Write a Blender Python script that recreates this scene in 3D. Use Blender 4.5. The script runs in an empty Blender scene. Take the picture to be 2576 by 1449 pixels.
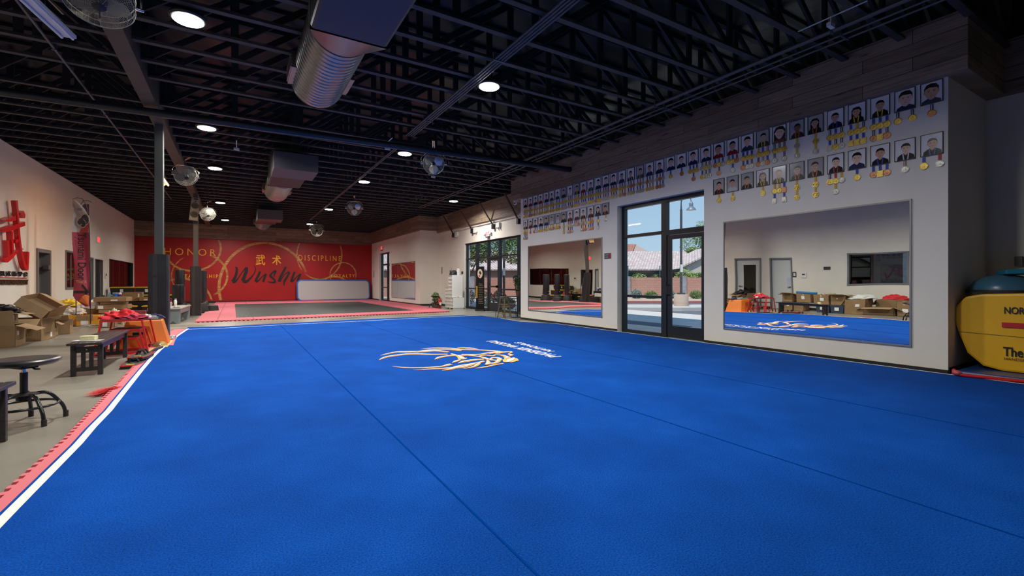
import bpy, bmesh, math, random
from mathutils import Vector, Matrix, Euler
R = math.radians
scene = bpy.context.scene
C = scene.collection
random.seed(7)

# ---------------------------------------------------------------- camera
EYE = 1.25; FPX = 1150.0; YAW = math.atan(695/1150.0); HZ = 709.0
cd = bpy.data.cameras.new('camera'); cam = bpy.data.objects.new('camera', cd); C.objects.link(cam)
cam.location = (0, 0, EYE); cam.rotation_euler = (R(90), 0, -YAW)
cd.sensor_fit = 'HORIZONTAL'; cd.sensor_width = 36; cd.lens = 36*FPX/2576
cd.shift_y = -(724.5-HZ)/2576; cd.clip_start = 0.05; cd.clip_end = 400
scene.camera = cam
# ---------------------------------------------------------------- view, world, sun
scene.view_settings.view_transform = 'Standard'; scene.view_settings.look = 'None'
scene.view_settings.gamma = 1; scene.view_settings.use_curve_mapping = False
scene.view_settings.exposure = 0.0
w = bpy.data.worlds.new('sky'); scene.world = w; w.use_nodes = True
nt = w.node_tree; nt.nodes.clear()
wo = nt.nodes.new('ShaderNodeOutputWorld'); bg = nt.nodes.new('ShaderNodeBackground')
tc = nt.nodes.new('ShaderNodeTexCoord'); sp = nt.nodes.new('ShaderNodeSeparateXYZ'); rp = nt.nodes.new('ShaderNodeValToRGB')
nt.links.new(tc.outputs['Generated'], sp.inputs[0]); nt.links.new(sp.outputs['Z'], rp.inputs[0])
rp.color_ramp.elements[0].position = 0.0; rp.color_ramp.elements[0].color = (0.52, 0.72, 0.88, 1)
rp.color_ramp.elements[1].position = 0.5; rp.color_ramp.elements[1].color = (0.18, 0.38, 0.72, 1)
nt.links.new(rp.outputs[0], bg.inputs[0]); bg.inputs[1].default_value = 1.0
nt.links.new(bg.outputs[0], wo.inputs[0])
sd = bpy.data.lights.new('sun', 'SUN'); sun = bpy.data.objects.new('sun', sd); C.objects.link(sun)
sd.energy = 4.2; sd.angle = R(0.6); sd.color = (1, 0.95, 0.88)
sun.rotation_euler = Vector((0.50, 0.22, -1)).to_track_quat('-Z', 'Y').to_euler()
LAMPS = [(-0.518,7.109),(-0.538,11.91),(-0.518,16.008),(-0.557,22.828),(-0.489,29.079),(3.704,6.885),(3.763,11.624),(3.665,15.591),(3.665,22.352),(3.675,28.664),(7.701,17.417)]
LAMPS_OUT = [(-0.52, 2.65), (3.72, 3.2)]  # unseen lamps added above the frame to brighten the near end
LAMP_W = 142.0; LAMP_OUT_F = 0.75; WARM_W = 70.0
def area_lamp(x, y, z, watts, size, col, spread=150, parent=None):
    ld = bpy.data.lights.new('high_bay_light', 'AREA'); ld.shape = 'DISK'; ld.size = size
    ld.energy = watts; ld.color = col; ld.spread = R(spread)
    lo = bpy.data.objects.new('high_bay_light', ld); C.objects.link(lo); lo.location = (x, y, z)
    if parent is not None: lo.parent = parent
    return lo
# ---------------------------------------------------------------- helpers
SX, CX_ = math.sin(YAW), math.cos(YAW)
def ray(u, v):
    p = (u-1288)/FPX; q = (HZ-v)/FPX
    return Vector((SX+CX_*p, CX_-SX*p, q))
def onz(u, v, z=0.0):
    r = ray(u, v); t = (z-EYE)/r.z; return Vector((r.x*t, r.y*t, z))
def onx(u, v, x):
    r = ray(u, v); t = x/r.x; return Vector((x, r.y*t, EYE+r.z*t))
def ony(u, v, y):
    r = ray(u, v); t = y/r.y; return Vector((r.x*t, y, EYE+r.z*t))

MATS = {}
def mat(name, col=(0.5,0.5,0.5), rough=0.6, metal=0.0, spec=0.5, noise=0.0, nscale=20.0, bump=0.0, bscale=60.0, emit=None, estr=1.0, coat=0.0, nstretch=(1,1,1)):
    if name in MATS: return MATS[name]
    m = bpy.data.materials.new(name); m.use_nodes = True; MATS[name] = m
    n = m.node_tree.nodes; l = m.node_tree.links; b = n['Principled BSDF']
    b.inputs['Base Color'].default_value = (*col, 1); b.inputs['Roughness'].default_value = rough
    b.inputs['Metallic'].default_value = metal; b.inputs['Specular IOR Level'].default_value = spec
    b.inputs['Coat Weight'].default_value = coat
    if emit: b.inputs['Emission Color'].default_value = (*emit, 1); b.inputs['Emission Strength'].default_value = estr
    if noise or bump:
        t = n.new('ShaderNodeTexCoord'); mp = n.new('ShaderNodeMapping'); mp.inputs['Scale'].default_value = nstretch
        l.new(t.outputs['Object'], mp.inputs[0])
    if noise:
        z = n.new('ShaderNodeTexNoise'); z.inputs['Scale'].default_value = nscale; z.inputs['Detail'].default_value = 6
        l.new(mp.outputs[0], z.inputs['Vector'])
        r = n.new('ShaderNodeValToRGB'); r.color_ramp.elements[0].position = 0.3; r.color_ramp.elements[1].position = 0.7
        r.color_ramp.elements[0].color = (*[c*(1-noise) for c in col], 1)
        r.color_ramp.elements[1].color = (*[min(1, c*(1+noise)) for c in col], 1)
        l.new(z.outputs['Fac'], r.inputs[0]); l.new(r.outputs[0], b.inputs['Base Color'])
    if bump:
        z = n.new('ShaderNodeTexNoise'); z.inputs['Scale'].default_value = bscale; z.inputs['Detail'].default_value = 4
        l.new(mp.outputs[0], z.inputs['Vector'])
        bp = n.new('ShaderNodeBump'); bp.inputs['Strength'].default_value = bump; bp.inputs['Distance'].default_value = 0.01
        l.new(z.outputs['Fac'], bp.inputs['Height']); l.new(bp.outputs[0], b.inputs['Normal'])
    return m
def glass(name, tint=(0.96,0.975,0.975), ior=1.5):
    if name in MATS: return MATS[name]
    m = bpy.data.materials.new(name); m.use_nodes = True; MATS[name] = m
    n = m.node_tree.nodes; l = m.node_tree.links; n.clear()
    o = n.new('ShaderNodeOutputMaterial'); mx = n.new('ShaderNodeMixShader'); fr = n.new('ShaderNodeFresnel'); fr.inputs[0].default_value = ior
    tr = n.new('ShaderNodeBsdfTransparent'); tr.inputs[0].default_value = (*tint, 1)
    gl = n.new('ShaderNodeBsdfGlossy'); gl.inputs['Roughness'].default_value = 0.0
    ge = n.new('ShaderNodeNewGeometry'); ma = n.new('ShaderNodeMath'); ma.operation = 'SUBTRACT'; ma.use_clamp = True
    l.new(fr.outputs[0], ma.inputs[0]); l.new(ge.outputs['Backfacing'], ma.inputs[1]); l.new(ma.outputs[0], mx.inputs[0]); l.new(tr.outputs[0], mx.inputs[1]); l.new(gl.outputs[0], mx.inputs[2]); l.new(mx.outputs[0], o.inputs[0])
    return m
def nodes_of(m): return m.node_tree.nodes, m.node_tree.links, m.node_tree.nodes['Principled BSDF']
def ramp(n, l, src, stops):
    r = n.new('ShaderNodeValToRGB'); e = r.color_ramp.elements
    while len(e) > 1: e.remove(e[0])
    e[0].position = stops[0][0]; e[0].color = (*stops[0][1], 1)
    for p, c in stops[1:]:
        x = e.new(p); x.color = (*c, 1)
    l.new(src, r.inputs[0]); return r

class Mb:
    """collects shapes into one mesh; k = material slot"""
    def __init__(s, M=None): s.v = []; s.f = []; s.m = []; s.M = M
    def add(s, vs, fs, k=0, M=None):
        b = len(s.v)
        for p in vs:
            p = Vector(p)
            if M is not None: p = M @ p
            if s.M is not None: p = s.M @ p
            s.v.append(p[:])
        for f in fs: s.f.append([b+i for i in f]); s.m.append(k)
        return s
    def box(s, lo, hi, k=0, M=None):
        x0,y0,z0 = lo; x1,y1,z1 = hi
        if x0>x1: x0,x1=x1,x0
        if y0>y1: y0,y1=y1,y0
        if z0>z1: z0,z1=z1,z0
        return s.add([(x0,y0,z0),(x1,y0,z0),(x1,y1,z0),(x0,y1,z0),(x0,y0,z1),(x1,y0,z1),(x1,y1,z1),(x0,y1,z1)],
              [(3,2,1,0),(4,5,6,7),(0,1,5,4),(1,2,6,5),(2,3,7,6),(3,0,4,7)], k, M)
    def cbox(s, c, d, k=0, M=None): return s.box([c[i]-d[i]/2 for i in range(3)], [c[i]+d[i]/2 for i in range(3)], k, M)
    def frustum(s, lo, hi, inset, z0, z1, k=0, M=None):   # lo/hi xy at the base, inset (x,y) at the top
        x0,y0 = lo; x1,y1 = hi; a,b = inset
        return s.add([(x0,y0,z0),(x1,y0,z0),(x1,y1,z0),(x0,y1,z0),(x0+a,y0+b,z1),(x1-a,y0+b,z1),(x1-a,y1-b,z1),(x0+a,y1-b,z1)],
              [(3,2,1,0),(4,5,6,7),(0,1,5,4),(1,2,6,5),(2,3,7,6),(3,0,4,7)], k, M)
    def tube(s, pts, r, n=8, k=0, M=None, closed=False, cap=True):
        pts = [Vector(p) for p in pts]; rr = r if isinstance(r, (list, tuple)) else [r]*len(pts)
        vs = []; N = len(pts); up = None
        for i, p in enumerate(pts):
            if closed: d = pts[(i+1)%N]-pts[i-1]
            else: d = pts[min(i+1,N-1)]-pts[max(i-1,0)]
            d = d.normalized() if d.length > 1e-9 else Vector((0,0,1))
            if up is None:
                up = Vector((0,0,1)) if abs(d.z) < 0.9 else Vector((1,0,0))
            a = d.cross(up)
            if a.length < 1e-6: a = d.orthogonal()
            a.normalize(); b = a.cross(d).normalized(); up = b
            for j in range(n):
                t = 2*math.pi*j/n; vs.append(p + a*math.cos(t)*rr[i] + b*math.sin(t)*rr[i])
        fs = []
        for i in range(N if closed else N-1):
            i2 = (i+1)%N
            for j in range(n):
                j2 = (j+1)%n; fs.append((i*n+j, i*n+j2, i2*n+j2, i2*n+j))
        if cap and not closed: fs.append(tuple(range(n))[::-1]); fs.append(tuple((N-1)*n+j for j in range(n)))
        return s.add(vs, fs, k, M)
    def cyl(s, p0, p1, r0, r1=None, n=16, k=0, M=None): return s.tube([p0, p1], [r0, r0 if r1 is None else r1], n, k, M)
    def lathe(s, prof, n=24, k=0, M=None, c=(0,0,0)):
        vs = []; fs = []
        for r, z in prof:
            for j in range(n):
                t = 2*math.pi*j/n; vs.append((c[0]+r*math.cos(t), c[1]+r*math.sin(t), c[2]+z))
        for i in range(len(prof)-1):
            for j in range(n):
                j2 = (j+1)%n; fs.append((i*n+j, i*n+j2, (i+1)*n+j2, (i+1)*n+j))
        fs.append(tuple(range(n))[::-1]); fs.append(tuple((len(prof)-1)*n+j for j in range(n)))
        return s.add(vs, fs, k, M)
    def torus(s, c, R_, r, n=32, m=6, k=0, M=None):
        return s.tube([(c[0]+R_*math.cos(2*math.pi*i/n), c[1]+R_*math.sin(2*math.pi*i/n), c[2]) for i in range(n)], r, m, k, M, closed=True)
    def prism(s, poly, a, b, k=0, M=None):   # poly: 3D points of the front, b-a as offset vector
        n = len(poly); off = Vector(b)-Vector(a); P = [Vector(p) for p in poly]
        return s.add(P+[p+off for p in P], [tuple(range(n)), tuple(range(n, 2*n))[::-1]]+[(i, i+n, (i+1)%n+n, (i+1)%n) for i in range(n)], k, M)
    def ellipsoid(s, c, d, k=0, M=None, n=16, m=10, f=None):
        vs = []; fs = []
        for i in range(m+1):
            ph = math.pi*i/m
            for j in range(n):
                t = 2*math.pi*j/n; q = Vector((math.sin(ph)*math.cos(t), math.sin(ph)*math.sin(t), math.cos(ph)))
                if f: q = q*f(q)
                vs.append((c[0]+q.x*d[0], c[1]+q.y*d[1], c[2]+q.z*d[2]))
        for i in range(m):
            for j in range(n): fs.append((i*n+j, (i+1)*n+j, (i+1)*n+(j+1)%n, i*n+(j+1)%n))
        return s.add(vs, fs, k, M)
    def quad(s, a, b, c, d, k=0, M=None): return s.add([a,b,c,d], [(0,1,2,3)], k, M)
    def build(s, name, mats, parent=None, smooth=None, loc=None, bevel=0.0):
        me = bpy.data.meshes.new(name); me.from_pydata(s.v, [], s.f); me.update()
        if not isinstance(mats, (list, tuple)): mats = [mats]
        for m in mats: me.materials.append(m)
        me.polygons.foreach_set('material_index', s.m)
        if smooth:
            me.polygons.foreach_set('use_smooth', [True]*len(me.polygons))
            me.set_sharp_from_angle(angle=R(smooth))
        me.update()
        o = bpy.data.objects.new(name, me); C.objects.link(o)
        if parent is not None: o.parent = parent
        if loc is not None: o.location = loc
        if bevel:
            bv = o.modifiers.new('bevel', 'BEVEL'); bv.width = bevel; bv.segments = 2; bv.limit_method = 'ANGLE'; bv.angle_limit = R(40)
        return o
def tag(o, label=None, cat=None, group=None, kind=None):
    if label: o['label'] = label
    if cat: o['category'] = cat
    if group: o['group'] = group
    if kind: o['kind'] = kind
    return o
def thing(name, label, cat, loc=(0,0,0), rz=0.0, group=None):
    o = bpy.data.objects.new(name, None); C.objects.link(o); o.empty_display_size = 0.1
    o.location = loc; o.rotation_euler = (0,0,rz)
    return tag(o, label, cat, group)
def struct(name, mb, mats, **kw):
    o = mb.build(name, mats, **kw); o['kind'] = 'structure'; return o
def copy_tree(o, parent=None):
    c = o.copy(); C.objects.link(c)
    if parent is not None: c.parent = parent
    for ch in [x for x in bpy.data.objects if x.parent == o]: copy_tree(ch, c)
    return c
KIDS = {}
def dup(root, loc, rz=0.0, label=None, group=None):
    r = root.copy(); C.objects.link(r); r.location = loc; r.rotation_euler = (0,0,rz)
    if label: r['label'] = label
    if group: r['group'] = group
    def rec(a, b):
        for ch in a.children:
            c = ch.copy(); C.objects.link(c); c.parent = b; rec(ch, c)
    rec(root, r); return r
_txt = {}
def text_mb(body, w, h, depth=0.0, shear=0.0, bold=0.0, spacing=1.0):
    """mesh data of lettering fitted to w x h in the XZ plane, front towards -Y"""
    key = (body, spacing, bold)
    if key not in _txt:
        c = bpy.data.curves.new('t', 'FONT'); c.body = body; c.size = 1.0; c.space_character = spacing; c.offset = bold
        c.resolution_u = 4
        o = bpy.data.objects.new('t', c); C.objects.link(o)
        dg = bpy.context.evaluated_depsgraph_get(); me = bpy.data.meshes.new_from_object(o.evaluated_get(dg))
        vs = [v.co.copy() for v in me.vertices]; fs = [tuple(p.vertices) for p in me.polygons]
        bpy.data.objects.remove(o); bpy.data.curves.remove(c); bpy.data.meshes.remove(me)
        _txt[key] = (vs, fs)
    vs, fs = _txt[key]
    x0 = min(v.x for v in vs); x1 = max(v.x for v in vs); y0 = min(v.y for v in vs); y1 = max(v.y for v in vs)
    P = [Vector(((v.x-x0)/(x1-x0)*w + shear*(v.y-y0)/(y1-y0)*h, 0, (v.y-y0)/(y1-y0)*h)) for v in vs]
    mb = Mb()
    mb.add(P, fs)
    if depth:
        n = len(P); edges = {}
        for f in fs:
            for i in range(len(f)):
                e = (f[i], f[(i+1)%len(f)]); edges[e] = 1
        side = [(a, b) for (a, b) in edges if (b, a) not in edges]
        mb.add([p+Vector((0,depth,0)) for p in P], [f[::-1] for f in fs])
        for a, b in side: mb.f.append([b, a, a+n, b+n]); mb.m.append(0)
    return mb
def plane_M(o, xd, zd):
    """matrix placing an XZ drawing at o with x along xd and z along zd"""
    xd = Vector(xd).normalized(); zd = Vector(zd).normalized(); yd = zd.cross(xd)
    M = Matrix((xd, yd, zd)).transposed().to_4x4(); M.translation = Vector(o); return M
def lettering(name, body, o, xd, zd, w, h, mats, parent, depth=0.0, **kw):
    mb = text_mb(body, w, h, depth, **kw); M = plane_M(o, xd, zd); mb.v = [(M @ Vector(p))[:] for p in mb.v]
    return mb.build(name, mats, parent)
def ribbon(mb, pts, widths, k=0, off=None, steps=6):
    """brush stroke of varying width through 2D points; returns 2D polygons added via function off((x,y))->3D"""
    P = [Vector((p[0], p[1])) for p in pts]; W = list(widths)
    Q = []; V = []
    for i in range(len(P)-1):
        p0 = P[max(i-1,0)]; p1 = P[i]; p2 = P[i+1]; p3 = P[min(i+2,len(P)-1)]
        for s_ in range(steps):
            t = s_/steps
            q = 0.5*((2*p1)+(-p0+p2)*t+(2*p0-5*p1+4*p2-p3)*t*t+(-p0+3*p1-3*p2+p3)*t**3)
            Q.append(q); V.append(W[i]+(W[i+1]-W[i])*t)
    Q.append(P[-1]); V.append(W[-1])
    vs = []
    for i, q in enumerate(Q):
        d = Q[min(i+1,len(Q)-1)]-Q[max(i-1,0)]; d = d.normalized() if d.length > 1e-9 else Vector((1,0))
        nn = Vector((-d.y, d.x))*V[i]/2
        vs += [off(q+nn), off(q-nn)]
    fs = [(2*i, 2*i+1, 2*i+3, 2*i+2) for i in range(len(Q)-1)]
    mb.add(vs, fs, k)
def chaikin(P, n=2):
    P = [Vector(p) for p in P]
    for _ in range(n):
        Q = [P[0]]
        for a, b in zip(P, P[1:]): Q += [a*.75+b*.25, a*.25+b*.75]
        P = Q+[P[-1]]
    return P
ORD = ['first','second','third','fourth','fifth','sixth','seventh','eighth','ninth','tenth','eleventh','twelfth','thirteenth','fourteenth','fifteenth','sixteenth','seventeenth','eighteenth','nineteenth','twentieth']
ORD += ['twenty-'+o for o in ORD[:9]] + ['thirtieth'] + ['thirty-'+o for o in ORD[:9]]

# ---------------------------------------------------------------- materials
M_wall = mat('painted_drywall', (0.77,0.74,0.66), 0.7, noise=0.03, nscale=2.0, bump=0.12, bscale=90)
M_wall2 = mat('side_drywall', (0.40,0.39,0.40), 0.8)
M_black = mat('black_paint', (0.012,0.013,0.015), 0.5)
M_joist = mat('black_painted_wood', (0.046,0.042,0.042), 0.6, noise=0.3, nscale=6)
M_alu = mat('dark_bronze_aluminium', (0.012,0.016,0.020), 0.35, spec=0.5)
M_steel = mat('grey_steel', (0.32,0.32,0.32), 0.4, 0.8)
M_chrome = mat('chrome', (0.75,0.75,0.75), 0.15, 1.0)
M_white = mat('white_plastic', (0.75,0.75,0.73), 0.45)
M_base = mat('black_vinyl_base', (0.02,0.02,0.022), 0.4)
M_pad = mat('black_vinyl_pad', (0.022,0.022,0.024), 0.42, bump=0.35, bscale=9)
M_post = mat('grey_painted_post', (0.085,0.09,0.085), 0.45)
M_mirror = mat('mirror_silver', (0.86,0.88,0.86), 0.0, 1.0)
n_, l_, b_ = nodes_of(M_mirror)
t_ = n_.new('ShaderNodeTexCoord'); z_ = n_.new('ShaderNodeTexNoise'); z_.inputs['Scale'].default_value = 0.9; z_.inputs['Detail'].default_value = 0
bp_ = n_.new('ShaderNodeBump'); bp_.inputs['Strength'].default_value = 1.0; bp_.inputs['Distance'].default_value = 0.004
l_.new(t_.outputs['Object'], z_.inputs['Vector']); l_.new(z_.outputs['Fac'], bp_.inputs['Height']); l_.new(bp_.outputs[0], b_.inputs['Normal'])
M_glass = glass('clear_glass'); M_glaze = glass('picture_glass', (1,1,1)); M_tint = glass('tinted_glass', (0.35,0.36,0.38), 1.7)
M_red = mat('mural_red', (0.36,0.008,0.009), 0.45, noise=0.22, nscale=0.35)
M_gold = mat('mural_orange', (0.88,0.42,0.02), 0.5)
M_brush = mat('mural_brush_gold', (0.50,0.24,0.07), 0.5, noise=0.45, nscale=5, nstretch=(1,1,3))
M_ink = mat('mural_black', (0.01,0.01,0.01), 0.5)
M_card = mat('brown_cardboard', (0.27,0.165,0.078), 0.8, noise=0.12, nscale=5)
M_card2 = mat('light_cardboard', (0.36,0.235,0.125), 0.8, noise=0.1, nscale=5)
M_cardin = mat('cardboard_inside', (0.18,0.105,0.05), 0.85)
M_paper = mat('white_paper', (0.75,0.75,0.73), 0.7)
M_orange = mat('orange_plastic', (0.80,0.20,0.02), 0.45, noise=0.08, nscale=4)
M_redmetal = mat('red_powdercoat', (0.55,0.015,0.02), 0.35)
M_bench = mat('dark_stained_wood', (0.030,0.024,0.026), 0.38, noise=0.35, nscale=6, nstretch=(8,0.6,8))
M_rubber = mat('black_rubber', (0.02,0.02,0.02), 0.6)
M_yel = mat('yellow_plastic', (0.75,0.48,0.01), 0.4)
M_pink = mat('pink_foam', (0.66,0.15,0.18), 0.75)
M_fabricred = mat('red_cloth', (0.65,0.02,0.03), 0.8)

def wood_mat():
    m = mat('weathered_plank_wood', (0.2,0.14,0.1), 0.6)
    n, l, b = nodes_of(m)
    t = n.new('ShaderNodeTexCoord'); mp = n.new('ShaderNodeMapping')
    g = n.new('ShaderNodeNewGeometry'); sx = n.new('ShaderNodeSeparateXYZ'); l.new(t.outputs['Object'], sx.inputs[0])
    sn = n.new('ShaderNodeSeparateXYZ'); l.new(g.outputs['True Normal'], sn.inputs[0])
    ad = n.new('ShaderNodeMath'); ad.operation = 'ADD'; l.new(sx.outputs['X'], ad.inputs[0]); l.new(sx.outputs['Y'], ad.inputs[1])
    cb = n.new('ShaderNodeCombineXYZ'); l.new(ad.outputs[0], cb.inputs['X']); l.new(sx.outputs['Z'], cb.inputs['Y'])
    br = n.new('ShaderNodeTexBrick'); l.new(cb.outputs[0], br.inputs['Vector'])
    br.inputs['Scale'].default_value = 1.0; br.inputs['Brick Width'].default_value = 1.6; br.inputs['Row Height'].default_value = 0.19
    br.inputs['Mortar Size'].default_value = 0.004; br.inputs['Color1'].default_value = (0.18,0.128,0.086,1); br.inputs['Color2'].default_value = (0.32,0.235,0.165,1)
    br.inputs['Mortar'].default_value = (0.03,0.02,0.015,1); br.offset = 0.37
    mp.inputs['Scale'].default_value = (0.9, 14, 1); l.new(cb.outputs[0], mp.inputs[0])
    z = n.new('ShaderNodeTexNoise'); z.inputs['Scale'].default_value = 2.2; z.inputs['Detail'].default_value = 8; z.inputs['Roughness'].default_value = 0.65
    l.new(mp.outputs[0], z.inputs['Vector'])
    r = ramp(n, l, z.outputs['Fac'], [(0.25,(0.35,0.35,0.35)),(0.5,(0.95,0.95,0.95)),(0.8,(1.5,1.45,1.4))])
    mp2 = n.new('ShaderNodeMapping'); mp2.inputs['Scale'].default_value = (2.2, 9, 1); l.new(cb.outputs[0], mp2.inputs[0])
    vo = n.new('ShaderNodeTexVoronoi'); vo.inputs['Scale'].default_value = 0.7; l.new(mp2.outputs[0], vo.inputs['Vector'])
    r2 = ramp(n, l, vo.outputs['Distance'], [(0.04,(0.25,0.22,0.2)),(0.16,(1,1,1))])
    m1 = n.new('ShaderNodeMix'); m1.data_type = 'RGBA'; m1.blend_type = 'MULTIPLY'; m1.inputs[0].default_value = 1
    l.new(br.outputs['Color'], m1.inputs[6]); l.new(r.outputs[0], m1.inputs[7])
    m2 = n.new('ShaderNodeMix'); m2.data_type = 'RGBA'; m2.blend_type = 'MULTIPLY'; m2.inputs[0].default_value = 0.8
    l.new(m1.outputs[2], m2.inputs[6]); l.new(r2.outputs[0], m2.inputs[7]); l.new(m2.outputs[2], b.inputs['Base Color'])
    return m
M_wood = wood_mat()
def concrete_mat():
    m = mat('polished_concrete', (0.40,0.37,0.31), 0.32)
    n, l, b = nodes_of(m); t = n.new('ShaderNodeTexCoord')
    z = n.new('ShaderNodeTexNoise'); z.inputs['Scale'].default_value = 0.8; z.inputs['Detail'].default_value = 8; l.new(t.outputs['Object'], z.inputs['Vector'])
    r = ramp(n, l, z.outputs['Fac'], [(0.3,(0.20,0.186,0.155)),(0.7,(0.29,0.268,0.222))])
    br = n.new('ShaderNodeTexBrick'); br.offset = 0; l.new(t.outputs['Object'], br.inputs['Vector'])
    br.inputs['Scale'].default_value = 1; br.inputs['Brick Width'].default_value = 3.6; br.inputs['Row Height'].default_value = 3.6; br.inputs['Mortar Size'].default_value = 0.006
    br.inputs['Color1'].default_value = (1,1,1,1); br.inputs['Color2'].default_value = (1,1,1,1); br.inputs['Mortar'].default_value = (0.55,0.53,0.5,1)
    mx = n.new('ShaderNodeMix'); mx.data_type = 'RGBA'; mx.blend_type = 'MULTIPLY'; mx.inputs[0].default_value = 1
    l.new(r.outputs[0], mx.inputs[6]); l.new(br.outputs['Color'], mx.inputs[7]); l.new(mx.outputs[2], b.inputs['Base Color'])
    r2 = ramp(n, l, z.outputs['Fac'], [(0.3,(0.25,)*3),(0.7,(0.42,)*3)]); l.new(r2.outputs[0], b.inputs['Roughness'])
    return m
M_conc = concrete_mat()
def carpet_mat():
    m = mat('blue_carpet', (0.0,0.06,0.42), 0.95, spec=0.15)
    n, l, b = nodes_of(m); t = n.new('ShaderNodeTexCoord')
    z = n.new('ShaderNodeTexNoise'); z.inputs['Scale'].default_value = 1.3; z.inputs['Detail'].default_value = 9; z.inputs['Roughness'].default_value = 0.62; l.new(t.outputs['Object'], z.inputs['Vector'])
    r = ramp(n, l, z.outputs['Fac'], [(0.28,(0.001,0.048,0.27)),(0.5,(0.001,0.060,0.335)),(0.72,(0.003,0.075,0.40))])
    z2 = n.new('ShaderNodeTexNoise'); z2.inputs['Scale'].default_value = 120; z2.inputs['Detail'].default_value = 3; l.new(t.outputs['Object'], z2.inputs['Vector'])
    r2 = ramp(n, l, z2.outputs['Fac'], [(0.3,(0.50,0.55,0.60)),(0.7,(1.45,1.42,1.36))])
    mx = n.new('ShaderNodeMix'); mx.data_type = 'RGBA'; mx.blend_type = 'MULTIPLY'; mx.inputs[0].default_value = 1
    l.new(r.outputs[0], mx.inputs[6]); l.new(r2.outputs[0], mx.inputs[7]); l.new(mx.outputs[2], b.inputs['Base Color'])
    bp = n.new('ShaderNodeBump'); bp.inputs['Strength'].default_value = 0.6; bp.inputs['Distance'].default_value = 0.004
    l.new(z2.outputs['Fac'], bp.inputs['Height']); l.new(bp.outputs[0], b.inputs['Normal'])
    b.inputs['Specular IOR Level'].default_value = 0.08
    return m
M_carpet = carpet_mat()
def tile_mat(name, c1, c2, size, rough=0.7, mort=0.012, mcol=None, bw=None, off=0.0, fine=True):
    m = mat(name, c1, rough); n, l, b = nodes_of(m); t = n.new('ShaderNodeTexCoord')
    br = n.new('ShaderNodeTexBrick'); br.offset = off; l.new(t.outputs['Object'], br.inputs['Vector'])
    br.inputs['Scale'].default_value = 1; br.inputs['Brick Width'].default_value = bw or size; br.inputs['Row Height'].default_value = size; br.inputs['Mortar Size'].default_value = mort
    br.inputs['Color1'].default_value = (*c1,1); br.inputs['Color2'].default_value = (*c2,1); br.inputs['Mortar'].default_value = (*(mcol or [x*0.4 for x in c1]),1)
    l.new(br.outputs['Color'], b.inputs['Base Color'])
    if fine:
        wv = n.new('ShaderNodeTexWave'); wv.inputs['Scale'].default_value = 8; wv.inputs['Distortion'].default_value = 0; l.new(t.outputs['Object'], wv.inputs['Vector'])
        bp = n.new('ShaderNodeBump'); bp.inputs['Strength'].default_value = 0.6; bp.inputs['Distance'].default_value = 0.004
        l.new(wv.outputs['Fac'], bp.inputs['Height']); l.new(bp.outputs[0], b.inputs['Normal'])
    return m
# ================================================================ THE ROOM
XL, XR, XW, YB, ZC = -4.81, 8.16, 9.27, 32.5, 4.66
def wall_x(name, x0, x1, y0, y1, z1, holes, mats, z0=0.0):
    """wall slab between x0 and x1 running along Y, holes = (ya, yb, za, zb)"""
    mb = Mb(); hs = sorted(holes); y = y0
    for ya, yb, za, zb in hs:
        mb.box((x0,y,z0),(x1,ya,z1))
        if za > z0: mb.box((x0,ya,z0),(x1,yb,za))
        if zb < z1: mb.box((x0,ya,zb),(x1,yb,z1))
        y = yb
    mb.box((x0,y,z0),(x1,y1,z1))
    return struct(name, mb, mats)
f = Mb().box((-5.2,-8,-0.2),(10.0,35.4,0.0)); struct('floor', f, M_conc)
LW = [(6.76, 8.79, 1.15, 2.45), (10.89, 11.98, 0, 2.35), (12.37, 13.62, 0, 2.35), (17.946, 19.076, 0, 2.2), (20.505, 22.41, 1.0, 2.3), (23.484, 23.904, 0, 2.2), (24.184, 25.379, 0, 2.17), (26.649, 31.95, 1.0, 2.27)]
wall_x('wall_left', XL-0.18, XL, -8, YB+0.2, ZC, LW, M_wall)
# rooms behind the left wall, dark, seen only through its openings
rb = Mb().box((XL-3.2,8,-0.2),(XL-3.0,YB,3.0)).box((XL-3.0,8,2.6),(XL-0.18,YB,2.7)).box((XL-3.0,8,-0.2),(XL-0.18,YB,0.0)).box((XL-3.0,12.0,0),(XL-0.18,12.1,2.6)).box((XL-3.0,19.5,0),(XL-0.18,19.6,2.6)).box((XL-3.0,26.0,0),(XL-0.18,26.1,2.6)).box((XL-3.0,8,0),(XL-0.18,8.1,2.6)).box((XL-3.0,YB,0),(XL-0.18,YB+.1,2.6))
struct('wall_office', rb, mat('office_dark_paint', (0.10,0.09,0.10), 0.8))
wb = Mb().box((XL,YB,0),(XR+0.3,YB+0.2,ZC)); wall_back = struct('wall_back', wb, M_red)
YN, YF = 2.217, 12.937   # ends of the portrait wall
wall_x('wall_right', XR, XR+0.35, YN, YF, ZC, [(5.943,8.418,0,3.14)], M_wall)
YJ = 22.721
struct('wall_side', Mb().box((XR+.35,YN,0),(9.77,YN+.2,ZC)).box((XR+.35,YF-.2,0),(XW+0.3,YF,ZC)), M_wall)
wall_x('wall_near', 9.77, 9.97, -8, YN+.2, ZC, [], M_wall)
wall_x('wall_entry', XW, XW+0.3, YF, YJ, ZC, [(13.477,19.696,0,3.05)], M_wall)
wall_x('wall_far', XR, XR+0.3, YJ, YB, ZC, [(28.177,30.558,0,3.13)], M_wall)
struct('wall_jog', Mb().box((XR+.3,YJ,0),(XW+0.3,YJ+.2,ZC)), M_wall)
struct('wall_behind', Mb().box((-5.2,-8.2,0),(10.4,-8,5.8)), M_wall)
# upper walls to the deck
struct('wall_upper', Mb().box((XL-.18,-8,ZC),(XL,YB+.2,5.8)).box((XL,YB,ZC),(XR+2,YB+.2,5.8)).box((9.97,-8,ZC),(10.2,YB,5.8)), M_black)
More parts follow.
